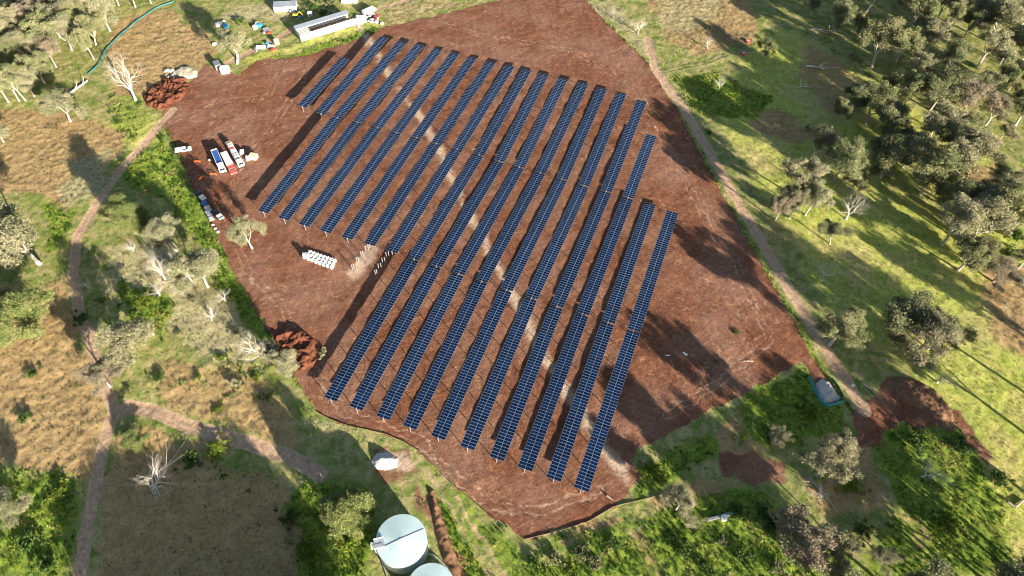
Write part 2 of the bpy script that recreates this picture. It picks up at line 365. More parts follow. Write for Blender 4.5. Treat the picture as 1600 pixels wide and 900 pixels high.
# grid
def axis(a, b, step, far):
    c = list(np.arange(a, b+step*.5, step)); s = step; x = c[-1]; up = []
    while x < b+far: s *= 1.35; x += s; up.append(x)
    s = step; x = c[0]; dn = []
    while x > a-far: s *= 1.35; x -= s; dn.append(x)
    return np.array(dn[::-1]+c+up)
gx = axis(-190, 318, .62, 2500); gy = axis(-182, 262, .62, 2500)
GX, GY = np.meshgrid(gx, gy, indexing='ij'); nx, ny = GX.shape
X = GX.ravel().astype(np.float64); Y = GY.ravel().astype(np.float64)
Z_ = zones(X, Y)
def height(X, Y, z):
    lump = (fbm(X, Y, 1.7, 11, 2)-.5); mid = (fbm(X, Y, 6, 17, 2)-.5)
    rough = .16 + .20*z['lush'] + .13*z['dry'] - .08*z['red'] - .06*z['track'] + .05*z['pale']
    h = lump*rough*1.6 + mid*.35
    ang = fbm(X, Y, 22, 71, 2)*9
    ridge = np.sin((X*np.cos(.5)+Y*np.sin(.5))*1.9+ang)*.02
    h = h + ridge*z['red']
    h = h - .10*z['track'] - .07*z['sand']
    return h
near = (X > -195) & (X < 325) & (Y > -190) & (Y < 268)
H = np.where(near, height(X, Y, Z_), 0)
V = np.stack([X, Y, H], 1)
idx = np.arange(nx*ny).reshape(nx, ny)
Q = np.stack([idx[:-1, :-1], idx[1:, :-1], idx[1:, 1:], idx[:-1, 1:]], -1).reshape(-1, 4)
def fz(a): return a.ravel()[Q].mean(1)
cls = np.zeros(len(Q), int); cls[fz(Z_['red']*(Z_['red'] > 0)) > .5] = 1; cls[fz(Z_['track']) > .5] = 2
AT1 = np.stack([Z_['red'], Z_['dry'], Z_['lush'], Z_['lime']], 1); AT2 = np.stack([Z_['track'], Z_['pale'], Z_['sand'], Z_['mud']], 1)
def ground_mat():
    m, nt, b = newmat('earth_and_pasture'); L = nt.links
    pos = N(nt, 'ShaderNodeNewGeometry').outputs['Position']
    a1 = N(nt, 'ShaderNodeAttribute', attribute_name='z1'); a2 = N(nt, 'ShaderNodeAttribute', attribute_name='z2')
    s1 = N(nt, 'ShaderNodeSeparateColor'); L.new(a1.outputs['Color'], s1.inputs[0]); s2 = N(nt, 'ShaderNodeSeparateColor'); L.new(a2.outputs['Color'], s2.inputs[0])
    red, dry, lush, lime = s1.outputs[0], s1.outputs[1], s1.outputs[2], a1.outputs['Alpha']
    trk, pale, sand, mud = s2.outputs[0], s2.outputs[1], s2.outputs[2], a2.outputs['Alpha']
    nA = noise(nt, pos, .045, 3, .6); nB = noise(nt, pos, .22, 4, .65, .6); nC = noise(nt, pos, .9, 4, .7, .4); nD = noise(nt, pos, 3.2, 3, .7); nE = noise(nt, pos, .5, 5, .7, 1.2)
    def mask(w, amp=.9, lo=.4, hi=.6, n=nC, n2=nB):
        v = math_(nt, 'ADD', w, math_(nt, 'MULTIPLY', math_(nt, 'SUBTRACT', math_(nt, 'ADD', math_(nt, 'MULTIPLY', n, .5), math_(nt, 'MULTIPLY', n2, .5)), .5), amp))
        mr = N(nt, 'ShaderNodeMapRange', interpolation_type='SMOOTHSTEP'); L.new(v, mr.inputs[0]); mr.inputs[1].default_value = lo; mr.inputs[2].default_value = hi
        return mr.outputs[0]
    # base rough pasture
    c = mix(nt, ramp(nt, nB, .38, .62), (.12, .155, .035), (.30, .25, .115))
    c = mix(nt, ramp(nt, nE, .5, .66), c, (.07, .115, .02))
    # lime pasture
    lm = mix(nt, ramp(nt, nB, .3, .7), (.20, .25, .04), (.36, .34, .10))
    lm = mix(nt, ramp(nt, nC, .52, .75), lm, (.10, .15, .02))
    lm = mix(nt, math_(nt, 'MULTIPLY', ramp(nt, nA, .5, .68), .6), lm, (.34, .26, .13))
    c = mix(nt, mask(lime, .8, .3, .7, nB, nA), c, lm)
    dr = mix(nt, ramp(nt, nB, .3, .7), (.19, .125, .06), (.35, .25, .12))
    dr = mix(nt, ramp(nt, nC, .35, .8), dr, (.26, .18, .085)); dr = mix(nt, math_(nt, 'MULTIPLY', ramp(nt, nE, .56, .66), .5), dr, (.11, .10, .03))
    c = mix(nt, mask(dry, .8, .3, .6), c, dr)
    pl = mix(nt, ramp(nt, nC, .35, .65), (.22, .195, .10), (.33, .29, .165)); pl = mix(nt, ramp(nt, nE, .55, .63), pl, (.13, .145, .04))
    c = mix(nt, mask(pale, 1.2, .35, .75), c, pl)
    lu = mix(nt, ramp(nt, nC, .35, .65), (.05, .10, .014), (.16, .205, .03)); lu = mix(nt, ramp(nt, nE, .52, .7), lu, (.20, .21, .03))
    c = mix(nt, mask(lush, 1.9, .42, .68), c, lu)
    c = mix(nt, math_(nt, 'MULTIPLY', mask(mud, .8, .35, .7), .85), c, (.05, .035, .025))
    # red soil with grader arcs
    sx = N(nt, 'ShaderNodeSeparateXYZ'); L.new(pos, sx.inputs[0])
    def arcs(cx, cy, k):
        v = N(nt, 'ShaderNodeVectorMath', operation='DISTANCE'); L.new(pos, v.inputs[0]); v.inputs[1].default_value = (cx, cy, 0)
        r = math_(nt, 'ADD', v.outputs['Value'], math_(nt, 'MULTIPLY', nA, 9.0))
        cb = N(nt, 'ShaderNodeCombineXYZ'); L.new(math_(nt, 'MULTIPLY', r, k), cb.inputs[0]); L.new(math_(nt, 'MULTIPLY', sx.outputs[0], .03), cb.inputs[1]); L.new(math_(nt, 'MULTIPLY', sx.outputs[1], .03), cb.inputs[2])
        return noise(nt, cb.outputs[0], 1.0, 4, .75)
    p1 = P(1010, 600); p2 = P(430, -150)
    ar = mix(nt, ramp(nt, sx.outputs[1], 0, 1), (0, 0, 0), (1, 1, 1))
    A1 = arcs(p1.x, p1.y, 1.1); A2 = arcs(p2.x, p2.y, .9)
    sel = ramp(nt, nA, .45, .55)
    arc = math_(nt, 'ADD', math_(nt, 'MULTIPLY', A1, .5), math_(nt, 'MULTIPLY', A2, .5))
    rd = mix(nt, ramp(nt, nB, .3, .72), (.108, .042, .024), (.162, .069, .038))
    rd = mix(nt, ramp(nt, nA, .42, .62), rd, mix(nt, nC, (.155, .080, .054), (.19, .10, .066)))
    rd = mix(nt, math_(nt, 'MULTIPLY', ramp(nt, arc, .50, .66), .38), rd, (.25, .125, .078))
    rd = mix(nt, math_(nt, 'MULTIPLY', ramp(nt, arc, .40, .50, (1, 1, 1, 1), (0, 0, 0, 1)), .32), rd, (.09, .036, .022))
    rd = mix(nt, math_(nt, 'MULTIPLY', ramp(nt, nE, .57, .68), .55), rd, (.24, .17, .08))
    rd = mix(nt, math_(nt, 'MULTIPLY', ramp(nt, nD, .62, .75), .4), rd, (.36, .22, .14))
    c = mix(nt, mask(red, .5, .42, .58), c, rd)
    c = mix(nt, math_(nt, 'MULTIPLY', mask(sand, 1.1, .3, .95), .85), c, mix(nt, nC, (.32, .22, .15), (.48, .38, .28)))
    tk = mix(nt, ramp(nt, nC, .35, .65), (.26, .17, .11), (.37, .265, .175))
    c = mix(nt, mask(trk, .6, .35, .65), c, tk)
    c = mix(nt, .5, c, mix(nt, ramp(nt, nD, .25, .75), (.30, .30, .30), (.95, .95, .95)), 'OVERLAY')
    c = mix(nt, .35, c, mix(nt, ramp(nt, nE, .35, .65), (.3, .3, .3), (.85, .85, .85)), 'OVERLAY')
    L.new(c, b.inputs['Base Color']); b.inputs['Roughness'].default_value = .95; b.inputs['Specular IOR Level'].default_value = .1
    bp = N(nt, 'ShaderNodeBump'); bp.inputs['Strength'].default_value = .75; bp.inputs['Distance'].default_value = .24
    hsum = math_(nt, 'ADD', math_(nt, 'MULTIPLY', nD, .45), math_(nt, 'ADD', nC, math_(nt, 'MULTIPLY', math_(nt, 'MULTIPLY', arc, red), .9)))
    L.new(hsum, bp.inputs['Height']); L.new(bp.outputs[0], b.inputs['Normal'])
    return m
M['ground'] = ground_mat()
for k, nm in ((0, 'ground'), (1, 'bare_soil'), (2, 'dirt_track')):
    q = Q[cls == k]; used, inv = np.unique(q, return_inverse=True)
    me = mesh_np(nm, V[used], quads=inv.reshape(q.shape), smooth=True)
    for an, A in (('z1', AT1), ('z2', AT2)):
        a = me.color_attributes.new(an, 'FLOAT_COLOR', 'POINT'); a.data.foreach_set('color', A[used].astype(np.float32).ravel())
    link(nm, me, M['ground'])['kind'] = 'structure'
def gz(x, y):
    a = np.array([x]); b = np.array([y]); return float(height(a, b, zones(a, b))[0])
def G(px, py, dz=0.0):
    p = P(px, py); p.z = gz(p.x, p.y)+dz; return p
# ------------------------------------------------------------------ solar tables
ROWS = 'ABCDEFGHIJKLMNOPQRS'
T0 = {'A':(539,91),'B':(600,58),'C':(629,65),'D':(656,70),'E':(684,77),'F':(711,83),'G':(738,90),'H':(767,97),'I':(797,103),'J':(823,109),'K':(850,116),'L':(880,123),'M':(912,130),'N':(941,138),'O':(971,146),'P':(1003,157),'Q':(1018,211)}
T1 = {'A':(472,166),'B':(501,177),'C':(526,184),'D':(558,191),'E':(589,199),'F':(619,207),'G':(650,215),'H':(681,224),'I':(714,233),'J':(748,242),'K':(780,252),'L':(811,261),'M':(844,270),'N':(878,280),'O':(912,290),'P':(947,299),'Q':(981,309),'R':(1016,318),'S':(1051,331)}
T2 = {'C':(411,331),'D':(443,342),'E':(475,352),'F':(508,362),'G':(542,372),'H':(577,382),'I':(612,393),'J':(646,405),'K':(681,416),'L':(716,428),'M':(752,440),'N':(791,453),'O':(830,466),'P':(870,479),'Q':(910,491),'R':(950,504),'S':(990,517)}
T3 = dict(zip('JKLMNOPQRS', [(516,624),(556,638),(598,653),(640,668),(684,684),(730,700),(776,717),(820,733),(865,749),(908,765)]))
AXH = 2.82
def make_panel():
    bm = bmesh.new(); a, b_, t = 1.095, .508, .035
    fr = MB()
    w = .030
    # frame ring
    fr.box((0, b_-w/2, 0), (2*a, w, t)); fr.box((0, -b_+w/2, 0), (2*a, w, t))
    fr.box((a-w/2, 0, 0), (w, 2*b_-2*w, t)); fr.box((-a+w/2, 0, 0), (w, 2*b_-2*w, t))
    nf = len(fr.bm.faces)
    fr.box((0, 0, .002), (2*a-2*w, 2*b_-2*w, t-.010))
    me = bm_mesh(fr.bm, 'solar_panel'); me.materials.append(M['pvframe']); me.materials.append(M['pv'])
    for i, p in enumerate(me.polygons): p.material_index = 1 if i >= nf else 0
    bm.free(); return me
PANEL = make_panel()
def post_mesh():
    b = MB(); b.box((0, 0, 1.38), (.16, .02, 2.76)); b.box((0, .09, 1.38), (.14, .012, 2.74)); b.box((0, -.09, 1.38), (.14, .012, 2.74)); b.box((0, 0, 2.74), (.34, .3, .1))
    return bm_mesh(b.bm, 'post')
POST = post_mesh(); POST.materials.append(M['steel'])
ordn = ['first','second','third','fourth','fifth','sixth','seventh','eighth','ninth','tenth','eleventh','twelfth','thirteenth','fourteenth','fifteenth','sixteenth','seventeenth','eighteenth','nineteenth']
def table(lo, hi, label, gap=(.35, .35)):
    a = P(lo[0], lo[1], 3.0); b = P(hi[0], hi[1], 3.0)
    d = (b-a); L = d.length; u = d/L; a = a+u*gap[0]; b = b-u*gap[1]; L = (b-a).length
    ang = math.atan2(-u.x, u.y)
    root = thing('solar_table', label, 'solar panel table', (a.x, a.y, 0), ang, 'rows of solar tables on the red soil')
    n = int(round(L/1.045)); s = L/n
    tube = MB(); tube.box((0, L/2, AXH-.02), (.15, L+.5, .15), .01); tube.build('torque_tube', M['steel'], root)
    rl = MB()
    for k in range(0, n+1): rl.box((0, min(max(k*s, .1), L-.1), AXH+.095), (3.4, .06, .05))
    rl.build('mounting_rails', M['steel'], root)
    npst = max(3, int(round(L/7.4)))
    for k in range(npst+1):
        o = link('post', POST, parent=root); o.location = (0, .15+(L-.3)*k/npst, 0)
    tilt = random.uniform(-.03, .03)
    sg = MB(); extra = []
    kf = max(0, n-50)   # the far end past 100 panels is one part
    V_ = []; 
    for k in range(n):
        for sd_ in (-1, 1):
            loc = (sd_*1.118, (k+.5)*s, AXH+.14+random.uniform(-.003, .003)+sd_*1.118*tilt); rot = (random.uniform(-.004, .004), random.uniform(-.004, .004)-tilt, 0)
            if k < n-kf:
                o = link('solar_panel', PANEL, parent=root); o.location = loc; o.rotation_euler = rot
            else: extra.append((loc, rot))
    if extra:
        bm = bmesh.new()
        for loc, rot in extra:
            n0 = len(bm.verts); bm.from_mesh(PANEL); bm.verts.ensure_lookup_table()
            bmesh.ops.transform(bm, matrix=Matrix.Translation(loc) @ Matrix.Rotation(rot[1], 4, 'Y'), verts=bm.verts[n0:])
        me = bm_mesh(bm, 'solar_panel'); me.materials.append(M['pvframe']); me.materials.append(M['pvfar'])
        o = link('solar_panel', me, parent=root); o['kind'] = 'stuff'
    return root
# far-end panels are one mesh: same glass, with its half-cut seam taken from position modulo module length
def pvfar():
    m, nt, b = newmat('solar_glass_joined')
    tc = N(nt, 'ShaderNodeTexCoord').outputs['Object']; sx = N(nt, 'ShaderNodeSeparateXYZ'); nt.links.new(tc, sx.inputs[0])
    ax = math_(nt, 'ABSOLUTE', math_(nt, 'SUBTRACT', math_(nt, 'ABSOLUTE', sx.outputs[0]), 1.118))
    sn = N(nt, 'ShaderNodeVectorMath', operation='SNAP'); nt.links.new(tc, sn.inputs[0]); sn.inputs[1].default_value = (3, 1.05, 100)
    wn = N(nt, 'ShaderNodeTexWhiteNoise'); nt.links.new(sn.outputs[0], wn.inputs[0])
    col = mix(nt, wn.outputs['Value'], (.0006, .004, .018), (.0025, .012, .046))
    col = mix(nt, math_(nt, 'MULTIPLY', math_(nt, 'LESS_THAN', ax, .028), .55), col, (.07, .12, .22))
    nt.links.new(col, b.inputs['Base Color']); b.inputs['Roughness'].default_value = .12; b.inputs['Specular IOR Level'].default_value = .22
    return m
M['pvfar'] = pvfar()
for i, r in enumerate(ROWS):
    o_ = ordn[i]
    if r in T0:
        t = {'A': 'short solar table forming the leftmost panel row', 'B': 'solar table of the second panel row from the left, beside the shortest row', 'Q': 'short upper solar table of the seventeenth panel row from the left'}.get(r, f'upper solar table of the {o_} panel row from the left, nearest the top field edge')
        table(T1[r], T0[r], t, (.0 if r in 'AB' else .35, 0))
    if r in T2 and r in T1:
        t = {'R': 'upper table of the second panel row from the right', 'S': 'upper table of the rightmost panel row'}.get(r, f'{"lower" if r < "J" else "middle"} solar table of the {o_} panel row from the left')
        table(T2[r], T1[r], t, (0 if r < 'J' else .35, .35 if r < 'R' else 0))
    if r in T3:
        t = 'lower solar table of the rightmost panel row' if r == 'S' else f'lowest solar table of the {o_} panel row from the left'
        table(T3[r], T2[r], t, (0, .35))
# steel posts not carrying panels yet
pp = [(551,421),(553.5,420),(558,410),(561,409),(565,401),(568,400),(572,392),(576,390),(587,430),(589.5,429),(592,420),(596,419),(598,411),(602,410),(604,402),(608,401)]
for i, (x, y) in enumerate(pp):
    g = G(x, y, -.05)
    root = link('steel_post', POST, loc=g, rz=.2)
    j = i//2
    tag(root, [f'bare post, {"left" if i % 2 == 0 else "right"} one of the {["lowest","second lowest","third lowest","topmost"][j % 4]} pair {"under the eighth panel row" if j < 4 else "in the shadow below the ninth row"}'][0], 'steel post', 'bare steel posts waiting for panels')
# ------------------------------------------------------------------ trees
def tubes_np(segs, k=6):
    """segs: list of (a, b, r0, r1) -> verts, quads"""
    n = len(segs); A = np.array([s[0] for s in segs]); B = np.array([s[1] for s in segs]); r0 = np.array([s[2] for s in segs]); r1 = np.array([s[3] for s in segs])
    d = B-A; d /= np.linalg.norm(d, axis=1, keepdims=True)+1e-9
    up = np.where(np.abs(d[:, 2:3]) > .9, np.array([[1., 0, 0]]), np.array([[0, 0, 1.]])); u = np.cross(d, up); u /= np.linalg.norm(u, axis=1, keepdims=True); v = np.cross(d, u)
    t = np.arange(k)/k*2*np.pi
    ring = u[:, None]*np.cos(t)[None, :, None]+v[:, None]*np.sin(t)[None, :, None]
    Va = A[:, None]+ring*r0[:, None, None]; Vb = B[:, None]+ring*r1[:, None, None]
    V = np.concatenate([Va, Vb], 1).reshape(-1, 3)
    b0 = (np.arange(n)*2*k)[:, None]; i = np.arange(k)[None]; j = (i+1) % k
    Qd = np.stack([b0+i, b0+j, b0+k+j, b0+k+i], -1).reshape(-1, 4)
    return V, Qd
def leaves_np(C, R, n, size, cols, rg, flat=.75):
    """leaf quads round the centres C"""
    m = len(C); off = rg.normal(size=(m, n, 3)); off /= np.linalg.norm(off, axis=2, keepdims=True); off *= (rg.random((m, n, 1))**.45)*np.asarray(R)[:, None, None]
    off[:, :, 2] *= flat
    c = (C[:, None]+off).reshape(-1, 3); K = len(c)
    a = rg.normal(size=(K, 3)); a /= np.linalg.norm(a, axis=1, keepdims=True); b = np.cross(a, rg.normal(size=(K, 3))); b /= np.linalg.norm(b, axis=1, keepdims=True)
    sz = size*(.6+.8*rg.random((K, 1))); a = a*sz; b = b*sz*.5
    V = np.stack([c-a, c+b, c+a, c-b], 1).reshape(-1, 3); Qd = np.arange(K*4).reshape(-1, 4)
    base = np.repeat(cols, n, axis=0)*(.72+.56*rg.random((K, 1)))
    col = np.concatenate([np.repeat(base, 4, axis=0), np.ones((K*4, 1))], 1)
    return V, Qd, col
PAL = {'gum': [(.22,.225,.11),(.16,.185,.08),(.28,.27,.145)], 'dark': [(.14,.16,.075),(.17,.19,.09),(.23,.235,.125)], 'grey': [(.26,.245,.145),(.20,.205,.115),(.31,.285,.18)],
       'cream': [(.26,.255,.155),(.20,.215,.115),(.32,.30,.19)], 'lime': [(.20,.23,.08),(.15,.19,.06),(.26,.27,.11)], 'rust': [(.27,.22,.15),(.21,.20,.13),(.32,.26,.19)]}
def skeleton(seed, h, r, kind):
    rg = np.random.default_rng(seed); segs = []; tips = []
    dead = kind == 'dead'; fork = h*(.14 if dead else rg.uniform(.2, .34))
    def grow(p, d, L, rr, lev):
        steps = 3 if lev < 2 else 2
        for s in range(steps):
            d = d+rg.normal(size=3)*(.16 if lev < 2 else .24); d[2] += .05; d /= np.linalg.norm(d)
            q = p+d*L/steps; r2 = rr*(.82 if lev < 2 else .7)
            segs.append((p.copy(), q.copy(), rr, r2)); p = q; rr = r2
            if lev >= 1 and s < steps-1 and rg.random() < .65 and lev < (5 if dead else 4): child(p, d, L*.62, rr*.6, lev+1)
        if lev < (5 if dead else 4):
            for _ in range(2 if rg.random() < .7 else 3): child(p, d, L*rg.uniform(.6, .82), rr*.75, lev+1)
        else: tips.append(p)
        if lev == 3: tips.append(p)
    def child(p, d, L, rr, lev):
        ax = rg.normal(size=3); ax -= d*np.dot(ax, d); ax /= np.linalg.norm(ax)
        e = d*math.cos(.6)+ax*math.sin(rg.uniform(.45, .85)); e[2] += .08
        grow(p, e/np.linalg.norm(e), L, rr, lev)
    lean = rg.normal(size=3)*.09; d = np.array([lean[0], lean[1], 1.]); p = np.zeros(3); rr = h*.021+.06
    for s in range(3):
        q = p+d*fork/3; segs.append((p.copy(), q.copy(), rr*(1.35 if s == 0 else 1), rr*.9)); p = q; rr *= .92; d = d+rg.normal(size=3)*.05
    nb = rg.integers(3, 5) if not dead else 5
    for k in range(nb):
        t = 2*np.pi*(k+rg.random()*.6)/nb; sp = rg.uniform(.35, .75)
        e = np.array([math.cos(t)*sp, math.sin(t)*sp, 1.]); grow(p, e/np.linalg.norm(e), h*.26, rr*.62, 1)
    T = np.array(tips); a = np.concatenate([np.array([s[0] for s in segs]), np.array([s[1] for s in segs])])
    # squeeze to the wanted height and spread
    mz = T[:, 2].max(); rxy = np.percentile(np.hypot(T[:, 0], T[:, 1]), 92)
    def f(v):
        w = v.copy(); w[..., 2] = np.where(v[..., 2] > fork, fork+(v[..., 2]-fork)*(h*.95-fork)/(mz-fork), v[..., 2]); k = min(r*.92/rxy, 2.5)
        m = np.clip(v[..., 2]/fork, 0, 1)[..., None] if True else 1
        w[..., :2] = v[..., :2]*(1+(k-1)*m); return w
    S2 = [(f(s[0]), f(s[1]), s[2], s[3]) for s in segs]
    return S2, f(T), rg
def tree_proto(kind, seed, h=14, r=6, dens=1.0):
    segs, T, rg = skeleton(seed, h, r, kind)
    V_, Q_ = tubes_np(segs, 6); tm = mesh_np('trunk', V_, quads=Q_, smooth=True)
    tm.materials.append(M['deadwood'] if kind == 'dead' else (M['barkdark'] if kind in ('dark', 'rust') else M['bark']))
    cm = None
    if kind != 'dead':
        keep = rg.random(len(T)) < {'gum': .9, 'dark': 1, 'grey': .8, 'cream': 1, 'lime': 1, 'rust': .85}[kind]; C = T[keep]
        if len(C) < 110: C = np.concatenate([C, C[rg.integers(0, len(C), 110-len(C))]+rg.normal(size=(110-len(C), 3))*1.1])
        if len(C) > 170: C = C[rg.permutation(len(C))[:170]]
        pal = np.array(PAL[kind]); cols = pal[rg.integers(0, len(pal), len(C))]
        R = rg.uniform(.6, 1.8, len(C))*r/6*(1.15 if kind in ('dark', 'cream', 'lime') else 1.0)
        n = int({'gum': 190, 'dark': 210, 'grey': 150, 'cream': 210, 'lime': 220, 'rust': 150}[kind]*dens)
        v, q, c = leaves_np(C, R, n, .17, cols, rg)
        cm = mesh_np('crown', v, quads=q, col=c); cm.materials.append(M['leaf'])
    return tm, cm, h, r
PROTO = {}
for kd, n in (('gum', 5), ('dark', 3), ('grey', 4), ('cream', 3), ('lime', 1), ('rust', 2), ('dead', 5)):
    PROTO[kd] = [tree_proto(kd, 100+7*i+len(kd)*31+ord(kd[0]), 14, 6) for i in range(n)]
tcount = {}
def tree(px, py, h, r, kind, label, lean=None, group=None, rz=None, pos=None):
    i = tcount.get(kind, 0); tcount[kind] = i+1
    tm, cm, h0, r0 = PROTO[kind][i % len(PROTO[kind])]
    g = G(px, py, -.15) if pos is None else Vector(pos)
    nm = 'dead_tree' if kind == 'dead' else 'gum_tree'
    o = thing(nm, label, 'tree', g, rz if rz is not None else (i*2.399) % 6.283, group or ('dead bleached trees' if kind == 'dead' else 'gum trees'))
    east = px > 1100
    if kind != 'dead': h *= 1.30 if east else 1.22; r *= 1.32 if east else 1.22
    o.scale = (r/r0, r/r0, h/h0)
    if lean: o.rotation_mode = 'XYZ'; o.rotation_euler = (*lean, o.rotation_euler[2])
    link('trunk', tm, parent=o)
    if cm: link('crown', cm, parent=o)
    return o
